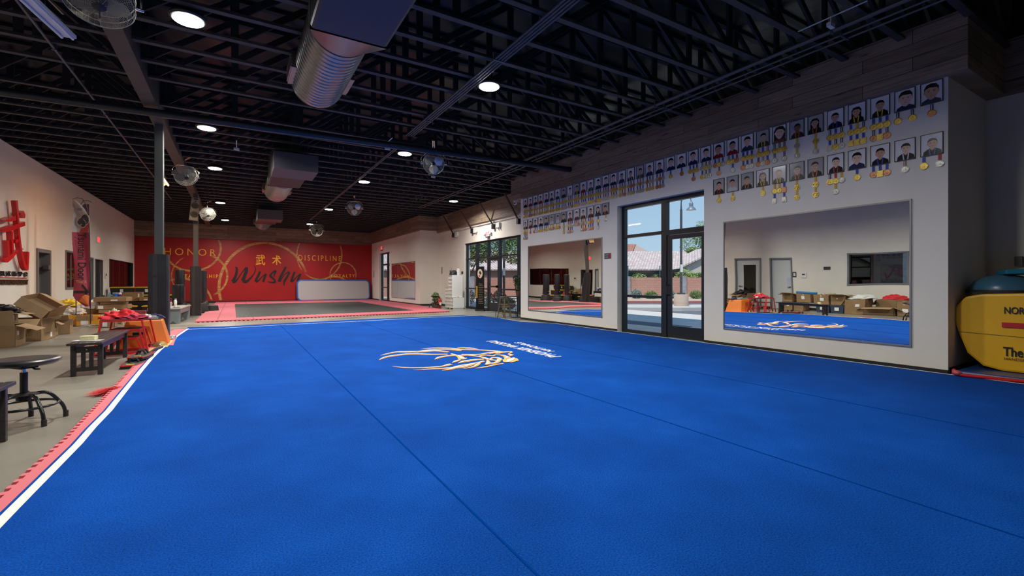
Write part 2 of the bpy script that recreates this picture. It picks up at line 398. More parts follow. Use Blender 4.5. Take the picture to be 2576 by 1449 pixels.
# ceiling deck with dark foil insulation
mf = mat('dark_foil_insulation', (0.028,0.032,0.036), 0.34, 0.75, bump=1.0, bscale=3.5)
struct('ceiling', Mb().box((-5.1,-8,5.62),(10.4,YB+.2,5.8)), mf)
# black baseboards
bb = 0.1
br_ = 0.068
struct('baseboard_back', Mb().box((XL,YB-.015,0),(XR,YB,bb)), M_base)
def base_x(name, x, ys, side=-1, h=0.1):
    mb = Mb()
    for a, b in ys: mb.box((x, a, 0), (x+side*0.012, b, h))
    struct(name, mb, M_base)
base_x('baseboard_right', XR, [(YN,5.943),(8.418,YF)], -1, br_)
base_x('baseboard_far', XR, [(YJ,28.177),(30.558,YB)])
base_x('baseboard_entry', XW, [(19.696,YJ)])
base_x('baseboard_left', XL, [(-8, 10.89), (11.98, 12.37), (13.62, 17.946), (19.076, 23.484), (25.379, 32.5)], 1)
struct('baseboard_jog', Mb().box((XR,YJ-.012,0),(XW,YJ,bb)), M_base)
struct('baseboard_side', Mb().box((XR,YN-.012,0),(9.77,YN,bb)), M_base)
# ---- wooden plank fascia around the top of the walls
struct('trim_1', Mb().box((8.05,YN-.22,4.0),(8.22,YF+.45,4.78)).box((8.22,YN-.22,4.0),(9.77,YN,4.78)).box((9.63,-8,4.0),(9.77,YN-.22,4.78)).box((8.22,YF+.3,4.0),(XW,YF+.45,4.78)), M_wood)
struct('trim_2', Mb().box((XW-.18,YF+.45,3.83),(XW,YJ,ZC)), M_wood)
struct('trim_3', Mb().box((8.04,YJ-.15,3.93),(XW-.18,YJ,ZC)).box((8.04,YJ,3.90),(XR,YB,ZC)), M_wood)
struct('trim_4', Mb().box((XL,YB-.08,3.80),(8.04,YB,ZC)), M_wood)
struct('trim_5', Mb().box((XW-.08,YF+.45,3.74),(XW,YJ,3.83)), M_wall)

# ---- storefronts
def framed(name, x, rects, panes, dx=0.1, kind='structure', label=None, parent=None):
    r = bpy.data.objects.new(name, None); C.objects.link(r); r['kind'] = 'structure'; r.location = (x, panes[0][0], 0)
    mb = Mb()
    for i_,(ya,yb,za,zb) in enumerate(rects): mb.box((-dx/2-.0015*i_, ya-panes[0][0], za), (dx/2+.0015*i_, yb-panes[0][0], zb))
    mb.build('window_frame', M_alu, r)
    for ya,yb,za,zb in panes:
        Mb().box((-0.004, ya-panes[0][0], za), (0.004, yb-panes[0][0], zb)).build('window_pane', M_glass, r)
    return r
w1 = framed('window_1', 8.36, [(8.315,8.418,0,3.14),(7.017,7.166,0,3.14),(5.943,6.018,0,3.14),(6.018,8.315,3.05,3.14),(7.166,8.315,2.34,2.41),(7.166,8.315,0.87,0.93),(7.166,8.315,0,0.08),(6.018,7.017,2.30,2.41)],
       [(7.166,8.315,2.41,3.05),(7.166,8.315,0.93,2.34),(7.166,8.315,0.08,0.87),(6.018,7.017,2.41,3.05)])
def glass_door(name, x, ya, yb, za, zb, bar=False, rail=0.26):
    d = bpy.data.objects.new(name, None); C.objects.link(d); d.location = (x, ya, 0); d['kind'] = 'structure'
    L = yb-ya
    Mb().box((-.025,0,za),(.025,.10,zb)).box((-.025,L-.10,za),(.025,L,zb)).box((-.025,.1,za),(.025,L-.1,za+rail)).box((-.025,.1,zb-.09),(.025,L-.1,zb)).build('door_frame', M_alu, d)
    Mb().box((-.004,.1,za+rail),(.004,L-.1,zb-.09)).build('door_pane', M_glass, d)
    if bar: Mb().box((-.09,.05,1.02),(-.05,L-.05,1.08)).box((-.09,.05,1.0),(-.02,.12,1.1)).box((-.09,L-.12,.96),(-.02,L-.05,1.14)).build('push_bar', M_alu, d)
    else: Mb().tube([(-.03,L-.05,.95),(-.09,L-.05,.97),(-.09,L-.05,1.16),(-.03,L-.05,1.18)],.012).build('door_handle', M_alu, d)
    return d
glass_door('door_1', 8.35, 6.027, 7.007, 0.01, 2.29)
ms = [(a-.055,a+.055) for a in (15.018,16.493,17.492,18.566)]
fr = [(13.477,13.551,0,3.05),(19.602,19.696,0,3.05)] + [(a,b,0,3.05) for a,b in ms] + [(13.477,19.696,2.97,3.05),(13.477,16.437,2.29,2.35),(16.437,17.492,2.25,2.35),(17.492,19.696,2.29,2.35),(13.477,16.437,.91,.97),(17.548,19.696,.91,.97),(13.477,16.437,0,.1),(17.548,19.696,0,.1)]
pn = []
for a, b in ((13.551, 14.962), (15.074, 16.437), (17.548, 18.51), (18.622, 19.602)):
    pn += [(a,b,2.35,2.97),(a,b,.97,2.29),(a,b,.1,.91)]
pn.append((16.549,17.436,2.35,2.97))
framed('window_2', 9.40, fr, pn)
glass_door('door_2', 9.38, 16.549, 17.436, 0.01, 2.25, bar=True, rail=0.36)
framed('window_3', 8.34, [(28.177,28.27,0,3.13),(30.465,30.558,0,3.13),(29.017,29.157,0,3.13),(28.177,30.558,3.05,3.13),(28.177,30.558,2.32,2.42),(29.157,30.465,.85,.92),(29.157,30.465,0,.1)],
       [(29.157,30.465,2.42,3.05),(29.157,30.465,.92,2.32),(29.157,30.465,.1,.85),(28.27,29.017,2.42,3.05)])
glass_door('door_3', 8.33, 28.279, 29.008, 0.01, 2.32, bar=True)

# ---- openings of the left wall
M_grey = mat('grey_door_frame', (0.17,0.18,0.19), 0.45)
M_doorw = mat('pale_door_paint', (0.55,0.58,0.58), 0.5)
def frame_x(name, ya, yb, za, zb, t=0.06, m=None, dep=0.24, sill=False):
    r = bpy.data.objects.new(name, None); C.objects.link(r); r['kind'] = 'structure'; r.location = (XL-.09, ya, 0); L = yb-ya; h = dep/2
    mb = Mb().box((-h,0,za),(h,t,zb)).box((-h,L-t,za),(h,L,zb)).box((-h,t,zb-t),(h,L-t,zb))
    if sill: mb.box((-h,t,za),(h,L-t,za+t))
    mb.build('door_frame' if not sill else 'window_frame', m or M_grey, r); return r, L
r, L = frame_x('window_4', 6.76, 8.79, 1.15, 2.45, sill=True); Mb().box((-.004,.06,1.21),(.004,L-.06,2.39)).build('window_pane', M_tint, r)
r, L = frame_x('window_5', 20.505, 22.41, 1.0, 2.3, sill=True)
Mb().box((-.004,.06,1.06),(.004,L-.06,2.24)).build('window_pane', M_tint, r); Mb().box((-.02,L*.5-.03,1.06),(.02,L*.5+.03,2.24)).build('window_mullion', M_grey, r)
r, L = frame_x('window_6', 26.649, 31.95, 1.0, 2.27, t=0.03, m=M_alu, sill=True)
Mb().box((-.004,.03,1.03),(.004,L-.03,2.24)).build('window_pane', M_tint, r)
for q in (0.23,0.48,0.74): Mb().box((-.005,L*q-.006,1.03),(.005,L*q+.006,2.24)).build('pane_joint', M_grey, r)
r, L = frame_x('door_4', 10.89, 11.98, 0, 2.35)
Mb().box((-.03,.06,.01),(.02,L-.06,2.29)).build('door_leaf', M_doorw, r); Mb().box((.02,.15,1.0),(.07,.2,1.05)).box((.05,.15,1.0),(.07,.3,1.03)).build('door_handle', M_steel, r)
Mb().box((.021,.07,.95),(.026,.32,1.45)).build('door_notice', mat('pale_notice',(0.45,0.5,0.6),.6), r)
r, L = frame_x('door_5', 12.37, 13.62, 0, 2.35)
Mb().box((-.03,.06,.01),(.02,.30,2.29)).box((-.03,L-.35,.01),(.02,L-.06,2.29)).box((-.03,.30,.01),(.02,L-.35,.35)).box((-.03,.30,2.05),(.02,L-.35,2.29)).build('door_leaf', M_doorw, r)
Mb().box((-.01,.3,.35),(0,L-.35,2.05)).build('door_pane', M_tint, r); Mb().cyl((.02,L-.18,1.02),(.08,L-.18,1.02),.025).box((.06,L-.32,1.0),(.08,L-.16,1.03)).build('door_handle', M_steel, r)
r, L = frame_x('door_6', 17.946, 19.076, 0, 2.2, t=0.1)
Mb(Matrix.Translation((-.1,L-.1,0)) @ Matrix.Rotation(R(-70),4,'Z')).box((-.025,-.98,.01),(.02,0,2.08)).build('door_leaf', M_grey, r)
for z in (.45,1.62): Mb().box((.0,L-.26,z),(.125,L-.1,z+.13)).build('door_hinge', M_steel, r)
r, L = frame_x('door_7', 23.484, 23.904, 0, 2.2, t=0.05, m=M_grey); Mb().box((-.03,.05,.01),(.0,L-.05,2.14)).build('door_leaf', M_doorw, r)
r, L = frame_x('door_8', 24.184, 25.379, 0, 2.17, t=0.02, m=M_steel)
Mb().box((-.006,.02,.01),(.006,L-.02,2.14)).build('door_pane', M_tint, r)
Mb().cyl((.06,L-.15,.75),(.06,L-.15,1.55),.015).cyl((-.02,L-.15,.9),(.06,L-.15,.9),.01).cyl((-.02,L-.15,1.4),(.06,L-.15,1.4),.01).build('door_handle', M_steel, r)

# ================================================================ MURAL lettering on the back wall (parts of the wall)
def mz(u, v): return ony(u, v, YB-0.012)
def mural_text(body, u0, v0, u1, v1, h, **kw):
    a = mz(u0, v0); b = mz(u1, v1)     # lower left, lower right
    return lettering('mural_lettering', body, (a.x, YB-0.014, (a.z+b.z)/2), (1,0,0), (0,0,1), b.x-a.x, h, M_gold, wall_back, **kw)
mural_text('HONOR', 413, 640, 543, 645, .40, spacing=1.45, bold=-0.004)
mural_text('DISCIPLINE', 751, 655.5, 858, 657, .36, spacing=1.5)
mural_text('LEADERSHIP', 456, 699, 549, 700, .22, spacing=1.35, bold=0.012)
mural_text('LOYALTY', 833, 698, 893, 698, .22, spacing=1.3)
a = mz(640, 667); lettering('mural_lettering', '武', (a.x+.07, YB-.014, a.z), (1,0,0), (0,0,1), .52, .66, M_gold, wall_back, bold=0.012)
a = mz(682, 666); lettering('mural_lettering', '术', (a.x+.05, YB-.014, a.z), (1,0,0), (0,0,1), .52, .60, M_gold, wall_back, bold=0.02)
mb = Mb(); mo = lambda q: mz(560+q[0]/6.779, 600+q[1]/6.779)
pxw = ony(1288,709,YB).y
KS = [0]
def wz(q): p = mo(q); p.y = YB-0.016-.0012*KS[0]; return p
for pts, ws in (
  ([(212,488),(238,505),(240,560),(225,630),(195,700),(172,735)],[6,40,42,42,52,62]),
  ([(172,735),(215,735),(270,670),(330,580),(395,500)],[50,36,18,14,22]),
  ([(408,490),(402,560),(375,640),(345,720)],[50,56,54,66]),
  ([(345,720),(400,735),(470,680),(530,610),(560,540),(555,490),(528,458)],[50,46,30,18,14,12,3]),
  ([(640,560),(610,630),(578,690),(565,735)],[36,36,40,48]),([(565,735),(610,720),(660,665),(725,610)],[40,26,14,22]),
  ([(742,602),(715,670),(690,745)],[32,38,32]),
  ([(872,650),(890,600),(905,560),(880,560),(835,600),(812,635),(850,670),(885,705),(895,740),(850,748),(762,738)],[8,26,30,30,28,34,34,30,30,22,4]),
  ([(1080,482),(1040,560),(990,650),(962,735)],[34,40,42,46]),([(962,735),(1000,700),(1050,620),(1110,575),(1135,572)],[34,16,12,16,34]),
  ([(1140,572),(1108,640),(1060,720),(1045,770),(1055,808)],[34,36,38,22,6]),
  ([(1228,565),(1200,640),(1178,700),(1172,735)],[34,36,36,42]),([(1172,735),(1210,710),(1265,650),(1318,612)],[36,22,12,20]),
  ([(1330,602),(1305,650),(1285,700),(1280,735),(1280,770)],[32,34,32,26,6])):
    ribbon(mb, pts, ws, 0, wz, 7); KS[0] += 1
mb.build('mural_calligraphy', M_ink, wall_back)
def ring(cu, cv, ru, rv, a0, a1, w0, seed, zlim=(0.12,3.78)):
    rnd = random.Random(seed); mb = Mb(); n = 46
    for strand in range(3):
        vs = []; k = []
        off = (strand-1)*w0*0.28; ph = rnd.uniform(0,6)
        for i in range(n+1):
            t = R(a0+(a1-a0)*i/n); ww = w0*(0.18+0.55*abs(math.sin(t*0.9+ph)))*(0.5 if strand != 1 else 0.75)
            e = min(1, i/5, (n-i)/5); ww *= 0.15+0.85*e
            pts = []
            for sgn in (1,-1):
                p = mz(cu+(ru+off+sgn*ww/2)*math.cos(t), cv+(rv+off+sgn*ww/2)*math.sin(t)); p.y = YB-0.002-0.0004*strand-.0007*seed; pts.append(p)
            ok = all(zlim[0] < p.z < zlim[1] for p in pts); vs.append(pts if ok else None)
        for i in range(n):
            if vs[i] and vs[i+1]: mb.quad(vs[i][0], vs[i][1], vs[i+1][1], vs[i+1][0])
    mb.build('mural_ring', M_brush, wall_back)
ring(663.8,724.4,113,114,-200,-20,8,1); ring(663.8,724.4,113,114,110,200,9,2,(0.12,3.78)); ring(484.4,624.3,71,57,-50,170,6,3)
ring(501.9,694.1,70,56,-70,60,6,4); ring(501.9,694.1,70,56,150,235,3,5); ring(456.5,766.3,77,65,-120,15,6,6)
ring(803.5,640.6,56.6,61.7,-45,130,4,7); ring(803.5,640.6,56.6,61.7,140,230,3.4,8); ring(863,691.8,32.6,31.4,-185,20,3.4,9)
ring(863,691.8,32.6,31.4,150,185,2.2,10); ring(840.8,738.4,44,43,-150,-40,5,11)
lettering('mural_lettering', 'O', mz(382.5,766)+Vector((0,-.004,0)), (1,0,0), (0,0,1), .62, .62, M_gold, wall_back)
# ================================================================ ROOF STRUCTURE
mb = Mb()
def truss_mb(x0, x1):
    mb = Mb(); h = 0.95; w = .045
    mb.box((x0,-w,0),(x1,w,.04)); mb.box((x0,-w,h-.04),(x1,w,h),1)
    n = max(2, round((x1-x0)/1.25)); s = (x1-x0)/n
    for i in range(n+1):
        x = x0+s*i; x = min(max(x, x0+.05), x1-.05)
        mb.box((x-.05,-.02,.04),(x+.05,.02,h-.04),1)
        if i < n:
            a = Vector((x0+s*i+.05,0,.04)); b = Vector((x0+s*(i+1)-.05,0,h-.04))
            if i >= n/2: a.z, b.z = b.z, a.z
            d = (b-a).normalized(); nn = Vector((-d.z,0,d.x))*.045
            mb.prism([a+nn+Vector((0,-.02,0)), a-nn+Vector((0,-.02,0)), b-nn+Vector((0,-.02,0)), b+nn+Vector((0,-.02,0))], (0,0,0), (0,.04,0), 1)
    return mb
proto = None
SPC = 0.70
y = 32.5-SPC*0.6
i = 0
while y > -4:
    if proto is None:
        r = thing('roof_truss', 'black wooden roof truss, one of many crossing under the dark ceiling', 'truss', (0, y, ZC), 0, 'black trusses across the ceiling')
        truss_mb(XL, -1.47).build('web_span', [M_joist, mat('shaded_web_wood', (0.018,0.018,0.020), .7)], r); truss_mb(-1.25, 9.9).build('web_span', [M_joist, mat('shaded_web_wood', (0.018,0.018,0.020), .7)], r); proto = r  # webs and top chords coloured darker to stand for ceiling shade
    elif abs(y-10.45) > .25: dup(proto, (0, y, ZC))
    y -= SPC; i += 1
g = Mb().box((-1.47,-8,4.52),(-1.25,32.4,5.1)).build('girder', mat('brown_black_girder',(0.095,0.066,0.045),.6,noise=.2,nscale=3)); tag(g, 'long dark glulam girder running over both padded columns', 'girder')
g = Mb().cyl((XL,10.95,4.40),(8.05,10.15,4.40),.075,n=14).build('pipe', mat('black_pipe',(0.02,0.025,0.03),.3), smooth=40); tag(g, 'thick black pipe crossing the ceiling above the nearer column', 'pipe')
# conduits running the length of the hall
def conduit(x, y0, y1, z, r, label, nb=1, gap=.05):
    mb = Mb()
    for k in range(nb): mb.cyl((x+k*gap,y0,z),(x+k*gap,y1,z),r,n=8)
    for yy in range(int(y0)+1, int(y1), 3): mb.box((x-.03,yy,z-r-.004),(x+(nb-1)*gap+.03,yy+.03,z+.08))
    o = mb.build('conduit', mat('dark_conduit',(0.10,0.10,0.105),.4,.3)); tag(o, label, 'conduit', None)
conduit(3.34,-4,10.2,4.60,.016,'bundle of parallel conduits under the trusses, nearer length beside the spiral duct',4,.05)
conduit(3.42,10.8,26.8,4.60,.014,'pair of conduits under the trusses, farther length past the crossing pipe',2,.05)
conduit(-2.23,-4,23,4.60,.018,'single thin conduit under the trusses on the left side of the hall')
conduit(6.82,-4,11.8,4.60,.03,'thick conduit under the trusses nearest the portrait wall',1)
conduit(7.08,-4,20,4.62,.016,'pair of thin conduits along the plank fascia over the portraits',2,.16)

# ---- high bay lights
M_led = mat('led_diffuser', (1,1,1), .5, emit=(1.0,0.98,0.93), estr=22)
names = {0:'over the near left of the blue carpet',1:'beside the nearer padded column',2:'left row, just beyond the nearer column',3:'left row, by the farther column',4:'left row, farthest, close to the red wall',
 5:'over the centre of the blue carpet',6:'right row, beside the chrome wall fan over the carpet',7:'right row, third from the camera',8:'right row, fourth from the camera',9:'right row, farthest, close to the red wall',10:'alone near the plank fascia by the entry'}
led0 = None
for i, (x, y) in enumerate(LAMPS+LAMPS_OUT):
    t = thing('high_bay_lamp', ('round white ceiling lamp ' + names[i]) if i < 11 else 'round white ceiling lamp added out of view to light the near end', 'ceiling lamp', (x,y,4.60), 0, 'round ceiling lamps')
    Mb().lathe([(.04,.1),(.12,.06),(.205,.02),(.21,0),(.19,-.02)],28).build('lamp_housing', M_black, t, smooth=35)
    Mb().lathe([(.165,-.018),(.17,-.026),(.16,-.034)],28).build('lamp_diffuser', M_led, t)
    area_lamp(0, 0, -.045, LAMP_W*(1.0 if i < 11 else LAMP_OUT_F), 0.33, (1.0, 0.965, 0.90), 158, t)
# ---- strip lights
def strip(x, y0, y1, z, lit, label):
    t = thing('strip_light', label, 'strip light', (x, y0, z)); L = y1-y0
    Mb().box((-.085,0,0),(.085,L,.04)).box((-.04,0,.04),(.04,L,.08)).build('lamp_housing', mat('white_enamel',(0.7,0.7,0.74),.3), t)
    m = mat('warm_tube', (1,.6,.3), .5, emit=(1,.42,.14), estr=14) if lit else mat('unlit_tube',(0.75,0.76,0.82),.25)
    for q in (-.055,.055): Mb().cyl((q,.02,-.018),(q,L-.02,-.018),.016,n=10).build('tube', m, t, smooth=60)
    for yy in (.25*L,.75*L): Mb().cyl((0,yy,.08),(0,yy,ZC-z),.004,n=6).box((-.01,yy-.4,ZC-z-.006),(.01,yy+.4,ZC-z+.0005)).build('hanger', M_steel, t)
    if lit:
        ld = bpy.data.lights.new('warm_tube_light','AREA'); ld.shape='RECTANGLE'; ld.size=.15; ld.size_y=L; ld.energy=WARM_W; ld.color=(1,.5,.22)
        lo = bpy.data.objects.new('warm_tube_light', ld); C.objects.link(lo); lo.parent = t; lo.location=(0,L/2,-.05)
    return t
st_ = strip(-2.20, 6.0, 8.09, 4.42, False, 'unlit white twin tube light hanging at the upper left'); st_.rotation_euler = (0,0,R(-9.3))
strip(-1.95, 17.5, 18.7, 4.42, True, 'glowing orange strip light behind the nearer column')
# ---- spiral duct units
M_duct = mat('galvanized_duct', (0.30,0.29,0.29), .30, .9, noise=.12, nscale=2)
M_ductbox = mat('dark_duct_plate', (0.05,0.055,0.07), .42, .6)
def duct(x, y, z, label, big=False):
    t = thing('spiral_duct', label, 'duct', (x, y, z), 0, 'air ducts hanging in a row')
    prof = []; L = 2.0 if big else 2.8; n = 18 if big else 24
    for i in range(n):
        a = L*i/n; prof += [(.385,a+.006),(.385,a+L/n-.02),(.394,a+L/n-.012),(.394,a+L/n-.004)]
    Mb(Matrix.Rotation(R(90),4,'X')).lathe(prof+[(.385,L)],40).build('spiral_tube', M_duct, t, smooth=30)   # runs towards -Y
    Mb(Matrix.Translation((0,.01,0)) @ Matrix.Rotation(R(90),4,'X')).lathe([(.39,-.01),(.30,-.06),(.05,-.08)],32).build('end_cap', M_duct, t, smooth=40)
    a = .385; mb = Mb(); vs = []; N = 40; d2 = .55 if big else .35     # round to square transition
    for i in range(N):
        q = 2*math.pi*i/N; c_, s_ = math.cos(q), math.sin(q); m_ = max(abs(c_), abs(s_)); vs += [(a*c_,-L,a*s_),(.43*c_/m_,-L-d2,.42*s_/m_)]
    mb.add(vs, [(2*i,2*i+1,(2*i+3)%(2*N),(2*i+2)%(2*N)) for i in range(N)]); mb.build('transition', M_duct, t, smooth=20)
    Mb().box((-.43,-L-d2-(3.0 if big else 1.9),-.42),(.43,-L-d2,.42)).build('plenum', M_ductbox, t, bevel=.04)
    if not big: Mb().box((-.46,-L-d2-3.0,-.53),(.52,-L-d2-1.9,-.12)).build('box_duct', mat('mauve_duct_plate',(0.12,0.11,0.12),.5,.3), t)
    for sx_ in (-1,1):
        m2 = Mb().box((sx_*.36,-.75,-.12),(sx_*.44,-.1,.12))
        for q in range(5): m2.box((sx_*.44,-.72,-.10+q*.045),(sx_*.455,-.13,-.08+q*.045))
        m2.build('register_grille', M_duct, t)
duct(1.14, 8.1, 4.50, 'large galvanized spiral duct over the blue carpet', True)
duct(1.24, 18.4, 4.50, 'galvanized spiral duct with box plenum in mid hall')
duct(1.26, 28.6, 4.50, 'farthest spiral duct, glowing red from the mural')
# ---- wire cage fans
M_blade = mat('fan_blade_silver', (0.62,0.63,0.68), .28, .85)
M_wire = mat('fan_wire', (0.36,0.345,0.28), .65, .2); M_bladed = mat('dull_blade', (0.16,0.15,0.12), .65, .2)  # second blade tone: duller and darker, for fans seen from behind
def fan_thing(loc, rz, tilt, label, s=1.0, top=None):
    top = top or ZC
    t = thing('drum_fan', label, 'fan', loc, rz, 'wire cage fans under the ceiling')
    T = Matrix.Rotation(R(tilt),4,'X') @ Matrix.Rotation(R(90),4,'X') @ Matrix.Scale(s,4)   # local z becomes the blowing axis (-Y)
    mb = Mb(T)
    for zz, sg in ((.10,1),(-.10,-1)):
        for i in range(1,19): rr = .04+.0167*i; mb.torus((0,0,zz+sg*.05*(1-(rr/.34)**2)), rr, .0022, 36, 3)
        for j in range(12):
            a = 2*math.pi*j/12; mb.tube([(.06*math.cos(a),.06*math.sin(a),zz+sg*.05),(.2*math.cos(a),.2*math.sin(a),zz+sg*.034),(.345*math.cos(a),.345*math.sin(a),zz)],.0026,4)
    for j in range(36):
        a = 2*math.pi*j/36; mb.tube([(.345*math.cos(a),.345*math.sin(a),-.1),(.345*math.cos(a),.345*math.sin(a),.1)],.002,3)
    mb.torus((0,0,.1),.345,.007,40,6); mb.torus((0,0,-.1),.345,.007,40,6); mb.torus((0,0,0),.347,.006,40,6)
    mb.build('cage', M_wire, t)
    Mb(T).lathe([(.05,-.16),(.075,-.14),(.08,-.02),(.05,.03),(.045,.07),(.02,.08)],20).build('motor', M_black, t, smooth=40)
    for j in range(3):
        b = Mb(T @ Matrix.Rotation(2*math.pi*j/3+.5,4,'Z')); vs=[]; n=9
        for i in range(n):
            q = i/(n-1); r_ = .05+.27*q; wd = .035+.15*math.sin(math.pi*min(1,q*.86+.12))
            for e in (-1,-.33,.33,1):
                tw = .55-.3*q; vs.append((r_, e*wd*math.cos(tw)*.9, e*wd*math.sin(tw)*.55+.02*(1-e*e)))
        fs = [(i*4+k,i*4+k+1,(i+1)*4+k+1,(i+1)*4+k) for i in range(n-1) for k in range(3)]
        b.add(vs, fs); b.build('blade', M_blade if tilt < 90 else M_bladed, t, smooth=60)
    k = Mb()
    for sg in (-1,1):
        k.tube([(sg*.36*s,0,0),(sg*.40*s,.0,.02),(sg*.40*s,0,.20*s),(sg*.25*s,.05,.36*s),(0,.06,.38*s)],.011,6)
        k.cyl((sg*.335*s,0,0),(sg*.43*s,0,0),.02,n=8)
    k.cyl((0,.06,.36*s),(0,.06,top-loc[2]),.02,n=8).box((-.03,-.40,top-loc[2]-.012),(.03,.42,top-loc[2]+.0005))
    k.build('bracket', M_chrome, t, smooth=60)
    Mb().box((.02,.05,-.1*s),(.06,.09,.06)).tube([(.0,-.02,-.1),(.005,-.02,-.22)],.006,5).build('pull_cord', M_steel, t)
    return t
fan_thing((-1.21,6.27,4.19), R(8), 246, 'largest looking wire fan, nearest at the upper left', .84)
fan_thing((-1.192,15.593,4.20), R(20), 222, 'wire cage fan between the two padded columns', .78)
fan_thing((4.232,10.785,4.20), R(-22), 14, 'chrome bladed fan over the blue carpet by the crossing pipe', .76)
fan_thing((4.085,19.014,4.20), R(-15), 14, 'small looking chrome fan in mid hall on the right', .80)
fan_thing((3.958,28.081,4.18), R(-8), 190, 'farthest wire fan before the red wall', .95)
fan_thing((-1.026,23.424,4.14), R(20), 218, 'dim wire fan just behind the farther column', .80)
# ---- small ceiling items: sprinkler heads / hangers / camera
for (u,v,zz,lab) in ((595,375,4.55,'small white hanging sign plate under trusses near the left lamp row'),(1090,445,4.5,'small pale junction box under the trusses near the middle'),(2090,64,4.55,'small pale junction box under the trusses above the portraits'),(975,374,4.5,'small white plate on the conduits at mid ceiling')):
    p = onz(u,v,zz); o = Mb().cbox((0,0,0),(.12,.05,.05)).cyl((0,0,.02),(0,0,ZC-p.z),.006,n=6).box((-.01,-.4,ZC-p.z-.006),(.01,.4,ZC-p.z+.0005)).build('junction_box', M_white, loc=p); tag(o, lab, 'junction box')
# ---- diagonal braces at the entry
for k, y in enumerate((20.816,18.725,16.736,14.756)):
    t = thing('steel_brace', 'black diagonal roof brace at the entry, '+['farthest','third from the camera','second from the camera','nearest'][k]+' of the four', 'brace', (9.19, y, 3.50), 0, 'diagonal braces over the entry')
    tp = ony([1114,1157,1205,1269][k], [547,534,515,494][k], y)
    Mb().prism([(-.02,-.04,.12),(-.02,.04,.12),(tp.x-9.19-.02,.04,tp.z-3.5+.12),(tp.x-9.19-.02,-.04,tp.z-3.5+.12)],(0,0,0),(.10,0,-.10)).build('strut', M_black, t)
    Mb().box((-.05,-.06,-.05),(.08,.06,.16)).build('foot_plate', M_black, t)
for k, (u,v,x) in enumerate(((1148,589,XW),(1195,579,XW),(1252,567,XW))):
    p = onx(u,v,x); p.y -= .12; o = Mb().box((-.09,-.14,-.10),(0,.14,.10)).box((-.12,-.10,-.14),(-.02,-.06,-.10)).box((-.12,.04,-.14),(-.02,.08,-.10)).build('emergency_light', M_white, loc=p)
    tag(o, 'white box fixture beside the '+['farthest','second farthest','second nearest'][k]+' diagonal brace', 'emergency light', 'box fixtures above the entry')
p = Vector((8.13,YF+.30,3.97)); t = thing('security_camera','small white dome camera under the end of the plank fascia','camera',p)
Mb().cyl((0,0,0),(0,0,.03),.06).build('mount', M_white, t); Mb().ellipsoid((0,0,-.05),(.055,.055,.06)).build('camera_body', M_white, t, smooth=60); Mb().ellipsoid((-.03,-.02,-.06),(.03,.03,.03)).build('lens', M_black, t, smooth=60)
# ---- columns
def column(x, y, label, s, zt):
    t = thing('padded_column', label, 'column', (x,y,0))
    Mb().cbox((0,0,2.26),(.15,.15,4.52)).build('steel_post', M_post, t, bevel=.008)
    p = Mb(); a = s/2; z0=.0; z1=1.82
    n=12
    ring_=[]
    for zz in [z0+(z1-z0)*i/n for i in range(n+1)]:
        b=a*(1-.02*math.sin(zz*9+x)); q=b-.03
        ring_.append([(-b,-q,zz),(-b,q,zz),(-q,b,zz),(q,b,zz),(b,q,zz),(b,-q,zz),(q,-b,zz),(-q,-b,zz)])
    vs=[v for r_ in ring_ for v in r_]; fs=[(i*8+j,i*8+(j+1)%8,(i+1)*8+(j+1)%8,(i+1)*8+j) for i in range(n) for j in range(8)]
    fs=[f[::-1] for f in fs]+[tuple(range(8)), tuple(n*8+j for j in range(8))[::-1]]
    p.add(vs,fs); p.build('pad_wrap', M_pad, t, smooth=30)
    Mb().box((-.03,-a-.006,.0),(-.015,-a+.005,1.82)).box((-.09,-a-.006,.0),(-.08,-a+.005,1.82)).box((-.03-.06,-a-.003,.0),(-.02,-a+.006,1.82)).build('seam_flap', mat('worn_vinyl_seam',(0.035,0.035,0.035),.5), t)
    return t
column(-1.368, 11.984, 'nearer padded column with black wrap at the carpet edge', .34, 4.5)
column(-1.27, 20.623, 'farther padded column carrying a loudspeaker', .33, 4.5)
# ---- loudspeaker on the farther column
t = thing('column_speaker','tall twin cone loudspeaker mounted high on the farther column','speaker', (-1.29,20.373,3.92), R(14)); t.rotation_euler=(R(-12),R(6),R(8))
Mb().box((-.14,0,-.45),(.14,.14,.45)).build('cabinet', M_black, t, bevel=.015)
Mb().box((-.13,-.02,-.44),(.13,.0,.44)).build('baffle', mat('grey_baffle',(0.30,0.33,0.32),.4,.3), t)
for zz in (-.22,.12):
    Mb(Matrix.Translation((0,-.02,zz)) @ Matrix.Rotation(R(90),4,'X')).lathe([(.115,0),(.12,.015),(.10,.015),(.09,.0),(.03,-.02)],24).build('woofer', mat('speaker_cone',(0.12,0.14,0.14),.25,.3), t, smooth=30)
Mb().box((-.06,-.028,.36),(.06,-.02,.40)).box((-.02,-.028,.28),(.02,-.02,.31)).build('port', M_black, t)
Mb().cyl((0,.14,.2),(0,.24,.2),.02).build('bracket', M_black, t)
